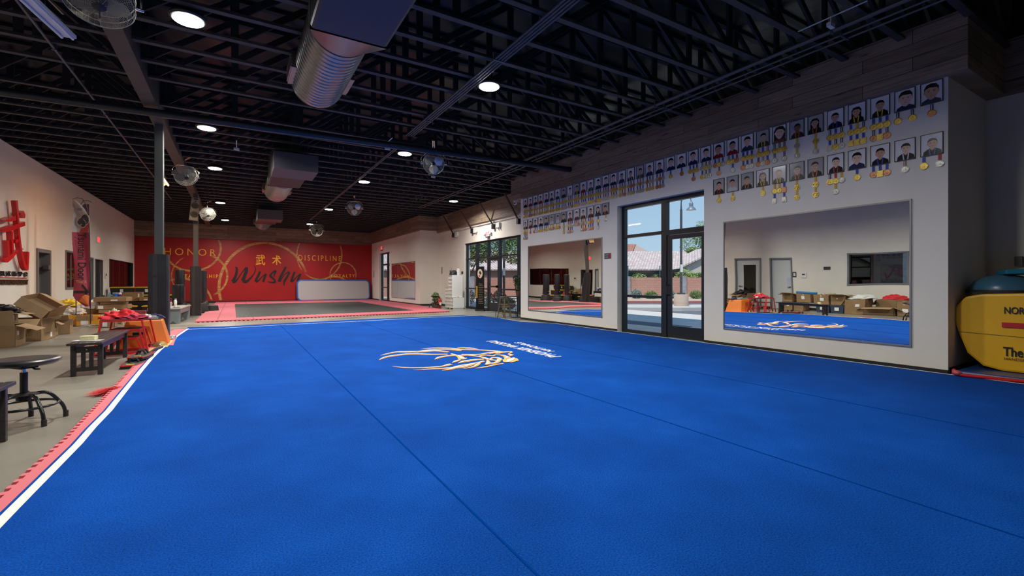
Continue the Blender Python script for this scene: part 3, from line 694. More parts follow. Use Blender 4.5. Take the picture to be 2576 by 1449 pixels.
# ================================================================ CARPET, PUZZLE MATS, MIRRORS
ZM = 0.05
le = [(176,1120),(215,1077),(258,1035),(300,985),(345,932),(372,902),(395,880),(440,845),(468,827)]
L_edge = [(-1.05,-1.5),(-1.05,2.4),(-1.05,3.43)] + [tuple(onz(u,v,ZM)[:2]) for u,v in le]
far = [tuple(onz(u,v,ZM)[:2]) for u,v in ((473,823),(560,821),(900,803.5),(1166,792.5),(1182,794.5),(1210,794))]
right = [tuple(onz(u,v,ZM)[:2]) for u,v in ((1262,801),(1312,809))] + [(7.90,10.6),(7.91,8.0),(7.93,5.0),(7.94,-1.5)]
poly = L_edge + far + right
carpet = thing('blue_carpet', 'large bright blue competition carpet covering most of the hall floor', 'carpet', (3.5,7,0))
def poly_mb(pts, z0, z1, o=(0,0)):
    return Mb().prism([(x-o[0],y-o[1],z1) for x,y in pts][::-1], (0,0,z1), (0,0,z0))
poly_mb(poly, 0.0, ZM, (3.5,7)).build('carpet_pile', M_carpet, carpet)
M_line = mat('white_border_tape', (0.80,0.80,0.76), .8)
def strip_mb(pts, w, z, o=(3.5,7), side=1):
    mb = Mb(); n = len(pts); vs = []
    for i, p in enumerate(pts):
        a = Vector(pts[max(i-1,0)][:2]); b = Vector(pts[min(i+1,n-1)][:2]); d = (b-a).normalized(); nn = Vector((d.y,-d.x))*w*side
        vs += [(p[0]-o[0],p[1]-o[1],z),(p[0]+nn.x-o[0],p[1]+nn.y-o[1],z)]
    mb.add(vs, [(2*i,2*i+1,2*i+3,2*i+2) for i in range(n-1)]); return mb
inn = [(x+.018,y) for x,y in L_edge]
strip_mb(inn, .052, ZM+.002).build('border_line', M_line, carpet)
fl = [tuple(onz(u,v,ZM)[:2]) for u,v in ((470,828.5),(560,825.5),(700,817.5),(900,808.2),(1100,797.5),(1207,793.6))]
strip_mb(fl, .05, ZM+.002).build('border_line', M_line, carpet)
strip_mb(right[::-1], .04, ZM+.002, side=-1).build('border_line', M_line, carpet)
# rolled strip joints
M_seam = mat('carpet_joint', (0.001,0.048,0.275), 1.0, spec=0.0)
for x in (1.05, 3.15, 5.2):
    y1 = 14.25 + (x+1.1)*.03
    Mb().box((x-3.5,-8.5,ZM),(x-3.5+.012,y1-7,ZM+.0025)).build('carpet_joint', M_seam, carpet)
# printed emblem: flame bird drawn as strokes, and the lettering
def cq(q): return onz(900+q[0]/4.6, 840+q[1]/4.6, ZM+.003)
ce = Vector((3.5,7,0))
def strokes(name, lst, m, dz):
    mb = Mb()
    for k_, (pts, ws) in enumerate(lst):
        base = [cq(p) for p in pts]; 
        # strokes laid on the carpet plane: widths in metres
        P2 = [(p.x-ce.x, p.y-ce.y) for p in base]
        ribbon(mb, P2, ws, 0, lambda q, k_=k_: Vector((q[0],q[1],ZM+dz+.00025*k_)), 5)
    return mb.build(name, m, carpet)
S = [([(258,252),(450,210),(700,205),(900,195),(1050,210)],[.0,.10,.16,.14,.06]),([(245,302),(350,262),(600,232),(850,238),(1040,236)],[.0,.10,.13,.08,.04]),
 ([(372,212),(600,212),(820,190),(1000,180),(1200,195)],[.0,.05,.11,.10,.03]),([(720,178),(900,165),(1100,170),(1300,190)],[.0,.08,.07,.02]),
 ([(1150,160),(1280,165),(1400,178)],[.02,.12,.0]),([(1000,182),(1250,185),(1450,190),(1640,206),(1500,222),(1400,240),(1200,240)],[.03,.07,.06,.12,.09,.07,.04]),
 ([(890,298),(960,268),(1100,252),(1300,248),(1450,236)],[.0,.10,.07,.06,.03]),([(1080,232),(1180,262),(1210,290),(1265,280)],[.04,.10,.12,.0]),
 ([(1090,338),(1140,315),(1190,298)],[.0,.08,.02]),([(1160,342),(1240,318),(1350,302),(1460,296)],[.0,.13,.12,.03]),
 ([(390,378),(560,394),(760,394),(960,380),(1070,352)],[.0,.04,.05,.06,.10]),([(632,422),(850,410),(1050,398),(1200,385),(1330,350),(1460,318)],[.0,.04,.10,.12,.10,.05]),
 ([(970,428),(1080,408),(1160,378),(1280,355),(1420,330)],[.0,.08,.10,.07,.03]),([(1215,408),(1330,385),(1390,355),(1415,335)],[.0,.06,.06,.02]),
 ([(1350,404),(1480,385),(1580,362),(1685,346)],[.0,.05,.05,.03]),([(1260,250),(1400,265),(1480,285),(1520,300),(1600,310),(1640,300),(1630,282),(1560,280),(1530,300)],[.03,.05,.08,.07,.06,.08,.08,.06,.03]),
 ([(1640,300),(1600,335),(1520,348),(1475,360),(1510,335),(1500,310)],[.07,.08,.10,.02,.07,.04]),([(1400,262),(1480,250),(1560,258),(1600,245),(1690,255),(1730,275),(1700,292)],[.03,.05,.04,.04,.07,.11,.02]),
 ([(1600,232),(1690,215),(1780,212),(1740,236)],[.05,.09,.05,.02]),([(1745,240),(1775,245),(1765,258)],[.06,.09,.02]),([(1735,330),(1770,305),(1810,282)],[.12,.26,.08]),([(1520,235),(1600,222),(1650,236)],[.02,.07,.0])]
strokes('phoenix_emblem', S, mat('emblem_orange',(0.85,0.40,0.10),.85), .003)
S2 = [(p, [w*.38 for w in ww]) for p, ww in S]
strokes('emblem_highlight', S2, mat('emblem_cream',(0.92,0.80,0.62),.85), .0095)
def floor_text(body, ll, lr, ul):
    a = onz(*ll,0); b = onz(*lr,0); c = onz(*ul,0); xd = b-a; zd = (c-a); zd -= zd.project(xd)
    mb = text_mb(body, xd.length, zd.length, spacing=1.05, bold=.02, shear=-.0)
    X = xd.normalized(); Z = zd.normalized(); mb.v = [(Vector((a.x,a.y,ZM+.003))-ce+X*p[0]+Z*p[2])[:] for p in mb.v]
    mb.build('carpet_lettering', M_line, carpet)
floor_text('PHOENIX WUSHU', (1414,904.5), (1246,863), (1389,908.5))
floor_text('NATIONALS', (1397,891), (1309,867.5), (1383,894))
# tiny fluff marks
# ---- puzzle foam strip under the carpet's left edge, with teeth
t = thing('puzzle_mat_edge', 'pink toothed foam mat strip showing along the left carpet edge', 'foam mat', (-1.1,7,0))
out = [(-1.14,2.0),(-1.14,3.7)] + [tuple(onz(u,v,0)[:2]) for u,v in ((160,1120),(200,1076),(280,990),(318,948),(345,918),(362,895),(385,868),(412,845),(440,832))]
mb = Mb(); inner = [(x+.02,y) for x,y in L_edge]
def interp(pts, y):
    for a, b in zip(pts, pts[1:]):
        if a[1] <= y <= b[1]: q = (y-a[1])/(b[1]-a[1]+1e-9); return a[0]+(b[0]-a[0])*q
    return pts[-1][0]
ys = [2.0+i*.05 for i in range(270) if 2.0+i*.05 < 14.3]
mb2 = Mb()
for i, y in enumerate(ys):
    xo = interp(out, y); xi = interp(inner, y)
    if i % 2: xo -= .028
    mb.box((xo,y,.0),(xi,y+.05,.024))
    xo2 = interp(out, y)+.02
    if not i % 2: xo2 -= .03
    mb2.box((xo2,y,.024),(xi,y+.05,.046))
mb.build('lower_foam', mat('pink_foam_lower',(0.62,0.12,0.15),.8), t, loc=(1.1,-7,0)); mb2.build('upper_foam', M_pink, t, loc=(1.1,-7,0))
o = Mb().prism([onz(428,838,.03),onz(466,832,.03),onz(452,852,.03),onz(425,858,.03)],(0,0,0),(0,0,-.03)).prism([onz(421,846,.055),onz(445,844,.055),onz(436,868,.055),onz(415,868,.055)],(0,0,0),(0,0,-.025)).build('foam_tile', M_pink)
tag(o, 'loose pink foam tiles lying beside the nearer column', 'foam tile')
# ---- far training area
pm = thing('puzzle_mat', 'pink bordered black puzzle mat floor in front of the red mural', 'foam mat', (3.5,26,0))
A = [onz(490,812,0),onz(1131,785,0)]
outp = [(A[0].x,A[0].y),(A[1].x,A[1].y),(8.12,YJ-.1),(8.12,YB-.03),(-1.0,YB-.03)]
inb = [tuple(onz(u,v,.05)[:2]) for u,v in ((594,798.5),(1040,780.5),(902,758.8),(591,764.8))]
Mpk = tile_mat('pink_puzzle', (0.66,0.15,0.19), (0.61,0.14,0.17), 1.0); Mbk = tile_mat('black_puzzle', (0.040,0.048,0.045), (0.034,0.040,0.038), 1.0, rough=.5)
poly_mb(outp, 0, .045, (3.5,26)).build('pink_border', Mpk, pm); poly_mb(inb, .045, .049, (3.5,26)).build('black_centre', Mbk, pm)
mb = Mb(); mbk = Mb(); d = A[1]-A[0]; n = int(d.length/.06); u_ = d.normalized(); nn = Vector((u_.y,-u_.x,0))
for i in range(n):
    p = A[0]+u_*(.06*i); q = p+u_*.06
    z0, z1 = (.024,.047) if i % 2 else (.0,.022)
    mbk.prism([p, q, q+nn*.03, p+nn*.03], (0,0,0), (0,0,.012)) 
    mb.prism([p+Vector((0,0,z0)), q+Vector((0,0,z0)), q+nn*.035+Vector((0,0,z0)), p+nn*.035+Vector((0,0,z0))], (0,0,0), (0,0,z1-z0-.004))
mb.build('edge_teeth', M_pink, pm, loc=(-3.5,-26,0)); mbk.build('edge_underlay', M_black, pm, loc=(-3.5,-26,0))
# ---- mirrors
def mirror(x, y0, y1, z0, z1, label, joints=()):
    t = thing('wall_mirror', label, 'mirror', (x, y0, z0)); L = y1-y0; H_ = z1-z0
    Mb().box((-.012,.02,.02),(0,L-.02,H_-.02)).build('mirror_glass', M_mirror, t)
    Mb().box((-.0205,0,-.001),(0,.022,H_+.001)).box((-.0205,L-.022,-.001),(0,L,H_+.001)).box((-.02,0,0),(0,L,.022)).box((-.02,0,H_-.022),(0,L,H_)).build('mirror_frame', mat('pewter_frame',(0.35,0.36,0.36),.35,.7), t)
    for j in joints: Mb().box((-.0135,j-.004,.02),(-.011,j+.004,H_-.02)).build('mirror_joint', M_steel, t)
    return t
mirror(XR, 2.6, 5.504, .33, 2.42, 'wide wall mirror right of the glass door, reflecting cardboard boxes')
mirror(XR, 8.959, 12.47, .32, 2.41, 'wall mirror left of the glass door, reflecting punching bags')
mirror(XR, 23.414, 27.71, .30, 2.35, 'far wall mirror reflecting the red mural', (3.1,))

# ================================================================ OUTSIDE
TS = 1150/1260.
SD, LD = Vector((CX_,-SX,0)), Vector((SX,CX_,0))      # the street runs along SD
def st(s_, t, z): return SD*s_ + LD*t*TS + Vector((0,0,z))
SM = Matrix((SD, LD*TS, Vector((0,0,1)))).transposed().to_4x4()
ga = mat('asphalt',(0.13,0.135,0.14),.9,noise=.15,nscale=3)
struct('trim_6', Mb().box((9.8,-30,-.4),(140,90,-.16)), ga)
walk = Mb().prism([(10.2,-20,-.02),(15.3,-20,-.02),(15.3,34,-.02),(10.2,34,-.02)][::-1],(0,0,0),(0,0,-.14)).prism([(8.7,-8,-.021),(10.2,-8,-.021),(10.2,36,-.021),(8.7,36,-.021)][::-1],(0,0,0),(0,0,-.2))
o = walk.build('sidewalk', mat('pale_sidewalk',(0.60,0.57,0.52),.9,noise=.06,nscale=2)); o['kind']='structure'; o.name='trim_7'
o = Mb().box((8.9,8.4,-.02),(11.0,14,-.005)).box((8.9,2.5,-.02),(11.3,7.0,-.005)).build('gravel_bed', mat('grey_gravel',(0.16,0.16,0.17),.95,noise=.5,nscale=60)); tag(o,'grey gravel bed beside the building outside the window','gravel',kind='stuff')
def curb(mb, a, b, w, z0, z1, k=0): 
    a=Vector(a); b=Vector(b); d=(b-a).normalized(); n=Vector((-d.y,d.x,0))*w
    mb.prism([a+Vector((0,0,z1)),b+Vector((0,0,z1)),b+n+Vector((0,0,z1)),a+n+Vector((0,0,z1))][::1],(0,0,0),(0,0,z0-z1),k)
o = Mb(SM).box((-20,33,-.2),(30,33.25,-.02)).build('curb', mat('red_curb',(0.45,0.13,0.12),.8)); tag(o,'red painted curb along the far side of the street','curb')
o = Mb(SM).box((-20,33.25,-.2),(30,43,-.03)).build('planting_strip', mat('tan_decomposed_granite',(0.50,0.38,0.28),.95,noise=.1,nscale=2)); o['kind']='structure'; o.name='trim_8'
o = Mb(SM).prism([(3.0,24.6,.0),(8.2,24.2,.0),(12.3,25.2,.0),(12.6,26.6,.0),(11,27.6,0),(4,27.8,0)],(0,0,0),(0,0,-.2)).build('street_island', mat('pale_curb_concrete',(0.52,0.50,0.47),.9)); tag(o,'raised curbed island carrying the parking lot lamp','island')
# block wall
mbw = tile_mat('pink_block', (0.50,0.27,0.21), (0.45,0.24,0.19), .2, .9, .012, (0.36,0.2,0.16), bw=.4, off=.5, fine=False)
n_, l_, b_ = nodes_of(mbw); tcn = [x for x in n_ if x.type=='TEX_COORD'][0]; brn = [x for x in n_ if x.type=='TEX_BRICK'][0]
sx_=n_.new('ShaderNodeSeparateXYZ'); cb_=n_.new('ShaderNodeCombineXYZ'); l_.new(tcn.outputs['Object'],sx_.inputs[0]); l_.new(sx_.outputs['X'],cb_.inputs['X']); l_.new(sx_.outputs['Z'],cb_.inputs['Y']); l_.new(cb_.outputs[0],brn.inputs['Vector'])
def street_obj(mb, name, mats, label, cat, s_=0, t=0, z=0, **kw):
    o = mb.build(name, mats, **kw); o.rotation_euler = (0,0,-YAW); o.location = st(s_, t, z); tag(o, label, cat); return o
street_obj(Mb().box((-34,0,0),(26,.2,1.86)), 'block_wall', mbw, 'long pink block wall across the street', 'wall', 0, 43, -.24)
Mgb = mat('grey_block_pillar',(0.28,0.30,0.33),.9,noise=.25,nscale=4)
for s_ in (9.95, 14.75, 1.2, -3.4): street_obj(Mb().box((-.2,-.12,0),(.2,.3,1.96)), 'wall_pillar', Mgb, 'grey split block pillar in the pink wall, '+{9.95:'left one seen through the near window',14.75:'behind the parking lot lamp pole',1.2:'hidden behind the entry',-3.4:'seen through the entry glass'}[s_], 'pillar', s_, 42.99, -.24)
# houses
Mtile = mat('pale_roof_tile',(0.60,0.50,0.46),.85); 
def roof_tile(name, c1, c2):
    m = mat(name, c1, .85); n,l,b = nodes_of(m); t_ = n.new('ShaderNodeTexCoord')
    br = n.new('ShaderNodeTexBrick'); l.new(t_.outputs['Object'], br.inputs['Vector']); br.offset=.5
    br.inputs['Scale'].default_value=1; br.inputs['Brick Width'].default_value=.3; br.inputs['Row Height'].default_value=.38; br.inputs['Mortar Size'].default_value=.045; br.inputs['Mortar Smooth'].default_value=.6
    br.inputs['Color1'].default_value=(*c1,1); br.inputs['Color2'].default_value=(*c2,1); br.inputs['Mortar'].default_value=(*[x*.35 for x in c1],1)
    l.new(br.outputs['Color'], b.inputs['Base Color']); return m
Mt1 = roof_tile('pale_clay_tile',(0.74,0.62,0.58),(0.54,0.42,0.40)); Mt2 = roof_tile('red_clay_tile',(0.50,0.22,0.16),(0.42,0.18,0.13))
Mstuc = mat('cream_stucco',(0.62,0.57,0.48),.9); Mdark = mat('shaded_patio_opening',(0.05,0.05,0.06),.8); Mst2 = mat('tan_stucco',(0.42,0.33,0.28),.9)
def roof_slab(mb, a, b, c, d, th=.14, k=0): mb.prism([a,b,c,d],(0,0,0),(0,0,-th),k)
h = thing('house','single storey house with pale tile roof and cream gable behind the block wall','house', st(0,52,-.2), -YAW)
mb = Mb(); roof_slab(mb,(-30,-.8,2.75),(20.2,-.8,2.75),(20.2,6,5.03),(-30,6,5.03)); roof_slab(mb,(20.2,12.8,2.75),(-30,12.8,2.75),(-30,6,5.03),(20.2,6,5.03)); mb.build('roof', Mt1, h)
Mb().box((-29,.3,0),(24,12,2.6)).build('house_wall', Mst2, h)
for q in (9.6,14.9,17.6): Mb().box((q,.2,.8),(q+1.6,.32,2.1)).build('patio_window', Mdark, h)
GM = Matrix.Translation((16.2,-2*TS,0))
mb = Mb(GM); roof_slab(mb,(-.3,-.3,2.55),(5.4,-.3,5.25),(5.4,8,5.25),(-.3,8,2.55),.16); roof_slab(mb,(5.4,-.3,5.25),(11.1,-.3,2.55),(11.1,8,2.55),(5.4,8,5.25),.16); mb.build('gable_roof', Mt1, h)
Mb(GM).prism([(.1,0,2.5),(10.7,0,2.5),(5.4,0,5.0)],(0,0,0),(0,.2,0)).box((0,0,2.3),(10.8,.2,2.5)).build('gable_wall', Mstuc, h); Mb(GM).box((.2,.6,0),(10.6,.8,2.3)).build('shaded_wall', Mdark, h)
h = thing('red_roof_house','farther two storey house with red tile roof and gable','house', st(0,75,-.2), -YAW)
mb = Mb(); roof_slab(mb,(8,-1,5.6),(17.6,-1,5.6),(19.4,3,7.35),(8,3,7.35)); roof_slab(mb,(20.4,1,6.0),(20.0,3,6.6),(19.0,3,6.6),(18.8,1,6.0)); roof_slab(mb,(19,1,6.0),(26,1,6.0),(26,2,6.15),(19,2,6.15)); mb.build('roof', Mt2, h)
Mb().prism([(17.4,-.6,5.5),(21.6,.5,5.5),(19.4,2.8,7.2)],(0,0,0),(0,.3,0)).box((8,0,0),(26,2,5.6)).build('house_wall', Mst2, h)
Mb().cyl((11.6,2.5,7.1),(11.6,2.5,7.9),.1,n=8).cyl((12.6,2.5,7.1),(12.6,2.5,7.9),.07,n=8).build('roof_vent', M_steel, h)
# shade sail with posts
t = thing('shade_sail','dark teal shade sail on two posts in the yard behind the wall','shade sail', st(11.2,47,0), -YAW)
mb = Mb(); n=10; vs=[]
for j in range(3):
    for i in range(n+1): q=i/n; vs.append((-1.2+q*6.4+j*.3, j*1.6, 2.05+.45*abs(2*q-1)**1.6*(1 if q>.5 else .25)-.15*j+(.25 if q>.5 else 0)*(1-abs(2*q-1.3))))
mb.add(vs,[(j*(n+1)+i,j*(n+1)+i+1,(j+1)*(n+1)+i+1,(j+1)*(n+1)+i) for j in range(2) for i in range(n)]); mb.add([(v[0],v[1],v[2]-.02) for v in vs],[(j*(n+1)+i,(j+1)*(n+1)+i,(j+1)*(n+1)+i+1,j*(n+1)+i+1) for j in range(2) for i in range(n)])
mb.build('sail_cloth', mat('teal_shade_cloth',(0.07,0.17,0.20),.8), t)
for q in (-.35,2.65): Mb().cyl((q,-.1,-.2),(q,-.1,2.75),.05,n=8).build('sail_post', mat('grey_sail_post',(0.10,0.15,0.19),.5), t)
# parking lot lamps
def lot_lamp(s_, t_, label, head=True):
    t = thing('parking_lamp', label, 'street lamp', st(s_,t_,0.001 if head else -.16), -YAW)
    Mb().lathe([(.36,.0),(.36,.56),(.34,.60),(0.0,.605)],28).build('concrete_base', mat('tan_concrete_base',(0.52,0.40,0.32),.9), t, smooth=40)
    Mb().box((-.16,-.16,.6),(.16,.16,.68)).cyl((0,0,.66),(0,0,5.0),.065,.06,n=14).cyl((0,0,5.0),(0,0,5.5),.045,.02,n=10).build('pole', mat('dark_grey_pole',(0.06,0.07,0.08),.5), t, smooth=40)
    Mb().box((-.07,-.075,1.75),(.07,-.068,2.15)).build('pole_notice', M_paper, t)
    if head:
        Mb().tube([(0,0,5.35),(.1,0,5.62),(.32,0,5.72),(.5,0,5.55),(.52,0,5.4)],.018,8).build('arm', M_post, t, smooth=40)
        Mb().lathe([(.25,4.98),(.20,5.06),(.12,5.14),(.10,5.16),(.10,5.32),(.05,5.4),(.02,5.42)],24,c=(.52,0,0)).build('lamp_shade', mat('grey_enamel_shade',(0.20,0.24,0.27),.4,.3), t, smooth=40)
        Mb().lathe([(.24,4.975),(.24,4.985)],24,c=(.52,0,0)).build('lamp_lens', M_white, t)
lot_lamp(8.78, 26.0, 'parking lot lamp with bell shade on a round concrete base')
lot_lamp(-.42, 26.5, 'second parking lot lamp seen through the entry glass', False)
# ---- greenery
def foliage(blobs, n, size, seed, mb=None, k=0):
    rnd = random.Random(seed); mb = mb or Mb(); tot = sum(b[3]*b[4]*b[5] for b in blobs)
    for (x,y,z,a,b,c) in blobs:
        m_ = int(n*a*b*c/tot)
        for _ in range(m_):
            d = Vector((rnd.gauss(0,1),rnd.gauss(0,1),rnd.gauss(0,1))).normalized()*(rnd.random()**.25)
            p = Vector((x+d.x*a,y+d.y*b,z+d.z*c)); e1 = Vector((rnd.gauss(0,1),rnd.gauss(0,1),rnd.gauss(0,1))).normalized(); e2 = e1.orthogonal().normalized()
            s_ = size*rnd.uniform(.6,1.3); mb.add([p-e1*s_, p+e2*s_*.45, p+e1*s_, p-e2*s_*.45],[(0,1,2,3)],k)
    return mb
def leafm(name, c): return mat(name, c, .7, noise=.45, nscale=1.5)
G1=leafm('green_leaf',(0.10,0.20,0.035)); G2=leafm('grey_green_leaf',(0.20,0.26,0.22)); G3=leafm('light_green_leaf',(0.24,0.34,0.07)); G4=leafm('dark_leaf',(0.035,0.07,0.025)); G5=leafm('palo_verde_leaf',(0.16,0.26,0.09)); Mbark=mat('bark',(0.12,0.09,0.06),.9)
def bush(s_, t_, r, hh, m, label, z=-.05, n=900, size=.06, sq=.9):
    t = thing('bush', label, 'bush', st(s_,t_,z), -YAW)
    Mb().cyl((0,0,0),(0,0,hh*.5),.03,n=6).build('stem', Mbark, t)
    foliage([(0,0,hh*.5,r,r*sq,hh*.5),(-r*.4,0,hh*.45,r*.6,r*.6,hh*.42),(r*.4,.05,hh*.45,r*.6,r*.6,hh*.42)], n, size, int(s_*10), ).build('foliage', m, t)
bush(9.55,38.5,.42,.75,G2,'grey green bush at the foot of the pink wall, leftmost one',n=1100); bush(10.55,38,.52,.62,G1,'green bush beside the grey green one below the pink wall'); bush(12.2,38.3,.3,.65,G2,'grey green bush partly behind the round lamp base')
bush(14.0,38,.52,.68,G1,'round green bush right of the round lamp base')
bush(11.4,45,1.0,2.1,G3,'light green hedge showing over the pink wall behind the sail post',n=1800,size=.08); bush(9.0,45.2,.6,1.95,G2,'grey green shrub top at the far left over the pink wall'); bush(15.6,45,1.1,2.5,G3,'tall light green shrubs over the pink wall, left clump',n=2200,size=.08); bush(17.2,45.4,.9,2.3,G1,'green shrubs over the pink wall, right clump',n=1800,size=.08); bush(12.9,45,.3,2.1,G3,'small light shrub over the wall beside the lamp pole')
# shrub close to the window
p = Vector((9.72,10.4,-.01)); t = thing('clipped_shrub','dark green round shrub standing right outside the near window','bush',p)
Mb().cyl((0,0,0),(0,0,.5),.03,n=6).build('stem', Mbark, t); foliage([(0,0,.85,.27,.27,.42),(0,.1,.3,.15,.15,.3)],2600,.03,5).build('foliage', G4, t)
def tree(loc, blobs, n, size, m, label, trunks, seed=3):
    t = thing('tree', label, 'tree', loc, -YAW)
    mb = Mb()
    for pts, r in trunks: mb.tube(pts, r, 7)
    mb.build('trunk', Mbark, t, smooth=60); foliage(blobs, n, size, seed).build('foliage', m, t)
tree(st(25.2,69,-.2),[(0,0,6.6,2.0,1.8,2.0),(1.5,0,7.8,1.7,1.8,1.9),(.8,-.2,8.8,1.0,1.0,1.1)],3400,.13,G5,'airy pale tree rising over the roofs at the right of the glass door',[([(.4,0,0),(.6,0,3),(.8,0,6.5)],[.15,.1,.05])])
tree(st(24.4,67.5,-.2),[(0,0,5.5,1.0,1.1,.6)],900,.14,G5,'low palm like crown peeping over the ridge of the pale roof',[([(0,0,0),(0,0,6)],[.1,.08])],4)
tree(st(-3.3,36.5,-.1),[(0,0,3.9,1.9,1.5,1.5),(-1.6,.3,3.5,1.3,1.2,1.1),(1.6,0,4.2,1.7,1.4,1.5),(.2,-.3,5.2,2.2,1.4,1.2),(-1.0,0,2.6,.9,.8,.7)],13000,.085,G5,'leafy palo verde tree outside the entry, left one',[([(.2,0,0),(0,0,1.4),(-.5,0,3),(-.9,0,4)],[.09,.07,.05,.03]),([(.0,0,1.2),(.7,0,2.8),(1.1,0,4)],[.06,.04,.03])],8)
tree(st(.5,36,-.1),[(0,0,4.0,1.6,1.4,1.5),(1.4,.2,3.2,1.2,1.0,1.5),(-.4,0,4.9,1.4,1.1,1.0),(.9,0,5.2,1.7,1.3,1.1)],12000,.085,G5,'leafy palo verde tree outside the entry, right one',[([(.9,0,0),(.7,0,1.5),(.2,0,3),(-.2,0,4)],[.10,.08,.05,.03]),([(.7,0,1.4),(1.4,0,2.6),(1.6,0,4)],[.06,.04,.03])],9)
for k,(x,y,r,hh) in enumerate(((10.95,19.3,.35,.9),(10.75,18.0,.3,.55),(11.05,20.8,.4,.8),(10.65,22.2,.4,.9))):
    t = thing('bush','dark shrub outside the entry glass, '+ORD[k]+' counted from the door','bush',(x,y,-.02)); Mb().cyl((0,0,0),(0,0,hh*.5),.02,n=6).build('stem',Mbark,t); foliage([(0,0,hh*.5,r,r,hh*.5)],900,.045,20+k).build('foliage', G4, t)
# ================================================================ THINGS IN THE HALL
M_tape = mat('packing_tape',(0.50,0.36,0.20),.2); M_print = mat('carton_print',(0.10,0.06,0.03),.8)
def carton(x, y, wx, wy, h, label, z=0.0, rz=0.0, open_=True, flaps=(30,35,50,20), m=None, paper=None, tilt=None, grp=None, pr=False, fill=None):
    """cardboard box, base centre at x,y,z; flaps: opening angles for -Y,+X,+Y,-X sides"""
    t = thing('cardboard_box', label, 'box', (x,y,z), R(rz), grp)
    if tilt: t.rotation_euler = (R(tilt[0]),R(tilt[1]),R(rz))
    m = m or M_card; a, b, w = wx/2, wy/2, .006
    mb = Mb()
    mb.box((-a,-b,0),(a,b,.008)); mb.box((-a,-b,0),(a,-b+w,h)); mb.box((-a,b-w,0),(a,b,h)); mb.box((-a,-b,0),(-a+w,b,h)); mb.box((a-w,-b,0),(a,b,h))
    if not open_: mb.box((-a,-b,h-.006),(a,b,h))
    mb.build('carton_body', m, t)
    if open_:
        for (ang, M, L, d) in ((flaps[0], Matrix.Translation((0,-b,h)), wx, min(wx,wy)/2), (flaps[2], Matrix.Translation((0,b,h)) @ Matrix.Rotation(R(180),4,'Z'), wx, min(wx,wy)/2),
                          (flaps[1], Matrix.Translation((a,0,h)) @ Matrix.Rotation(R(90),4,'Z'), wy, min(wx,wy)/2), (flaps[3], Matrix.Translation((-a,0,h)) @ Matrix.Rotation(R(-90),4,'Z'), wy, min(wx,wy)/2)):
            if ang is None: continue
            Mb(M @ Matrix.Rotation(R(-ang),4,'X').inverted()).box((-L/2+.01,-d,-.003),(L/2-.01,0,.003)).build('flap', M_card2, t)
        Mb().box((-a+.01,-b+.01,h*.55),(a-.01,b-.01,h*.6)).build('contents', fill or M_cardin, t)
    else:
        Mb().box((-a-.001,-.03,h),(a+.001,.03,h+.0015)).box((a,-.03,h*.75),(a+.0015,.03,h)).build('tape', M_tape, t)
    if paper:
        for (face, u0, z0, w_, h_) in paper:
            if face == 'y': Mb().box((u0,-b-.0015,z0),(u0+w_,-b,z0+h_)).build('shipping_label', M_paper, t)
            else: Mb().box((a,u0,z0),(a+.0015,u0+w_,z0+h_)).build('shipping_label', M_paper, t)
    if pr:
        mbp = Mb()
        for k in range(3): mbp.box((-a*.6+k*.02,-b-.001,h*.25-k*.03),(a*.3-k*.05,-b,h*.25-k*.03+.012))
        mbp.box((a,-b*.4,h*.3),(a+.001,b*.5,h*.33)).build('carton_print', M_print, t)
    return t
def lump(name, label, cat, loc, d, m, seed=1, rz=0, amp=.22, group=None, extra=None):
    """crumpled cloth or bag"""
    import mathutils
    def f(q): return 1+amp*(mathutils.noise.noise(q*2.3+Vector((seed,seed*2,0)))+.5*mathutils.noise.noise(q*5.1+Vector((seed,0,3))))
    mb = Mb(); mb.ellipsoid((0,0,0), d, n=60, m=36, f=f)
    z0 = 0.0
    mb.v = [(p[0],p[1],max(p[2],z0)) for p in mb.v]
    o = mb.build(name, m, smooth=75); o.location = loc; o.rotation_euler = (0,0,rz); return tag(o, label, cat, group)
# -- cartons seen directly, left edge
carton(-3.93,12.68,.62,.62,.41,'large open carton nearest the camera at the left edge, with a jacket box on it',rz=3,flaps=(-70,20,60,20),paper=[('y',-.25,.18,.13,.15),('x',-.2,.22,.1,.08)],pr=True)
carton(-4.05,12.85,.56,.5,.22,'small open carton sitting on the nearest large carton',z=.43,rz=0,flaps=(None,10,-5,None),paper=[('x',-.05,.03,.1,.13)])
lump('jacket','crumpled black jacket on top of the nearest carton stack','jacket',(-4.02,12.82,.655),(.34,.30,.17),mat('black_nylon',(0.015,0.015,0.017),.35),3,amp=.45)
carton(-3.80,13.72,.64,.60,.47,'wide open carton beside the nearest one, holding up the tipped carton',rz=-6,flaps=(40,-10,60,30),paper=[('x',.1,.05,.08,.1)],pr=True)
carton(-3.72,14.0,.62,.42,.30,'empty carton tipped on its side on top of the pile',z=.56,rz=-20,tilt=(10,32,0),flaps=(60,-60,20,None),m=mat('tipped_brown_card',(0.34,0.20,0.10),.7,noise=.15,nscale=4))  # even brown card colour used on this carton alone
carton(-3.66,14.42,.26,.26,.33,'small narrow carton with flap up behind the wide open one',rz=0,flaps=(50,30,None,None))
carton(-3.62,15.0,.42,.42,.34,'open carton with raised flap nearest the orange parcels',rz=5,flaps=(-40,-35,60,20))
M_op = mat('orange_poly_wrap',(0.62,0.27,0.03),.35,noise=.15,nscale=3,bump=.4,bscale=9)
def parcel(x,y,wx,wy,h,label,rz=0,paper=True):
    t = thing('orange_parcel',label,'parcel',(x,y,0),R(rz)); Mb().cbox((0,0,h/2),(wx,wy,h)).build('wrapped_body',M_op,t,bevel=.03)
    Mb().box((-wx*.3,-wy/2-.003,h*.15),(wx*.0,-wy/2+.001,h*.85)).build('shipping_label',M_paper,t)
    return t
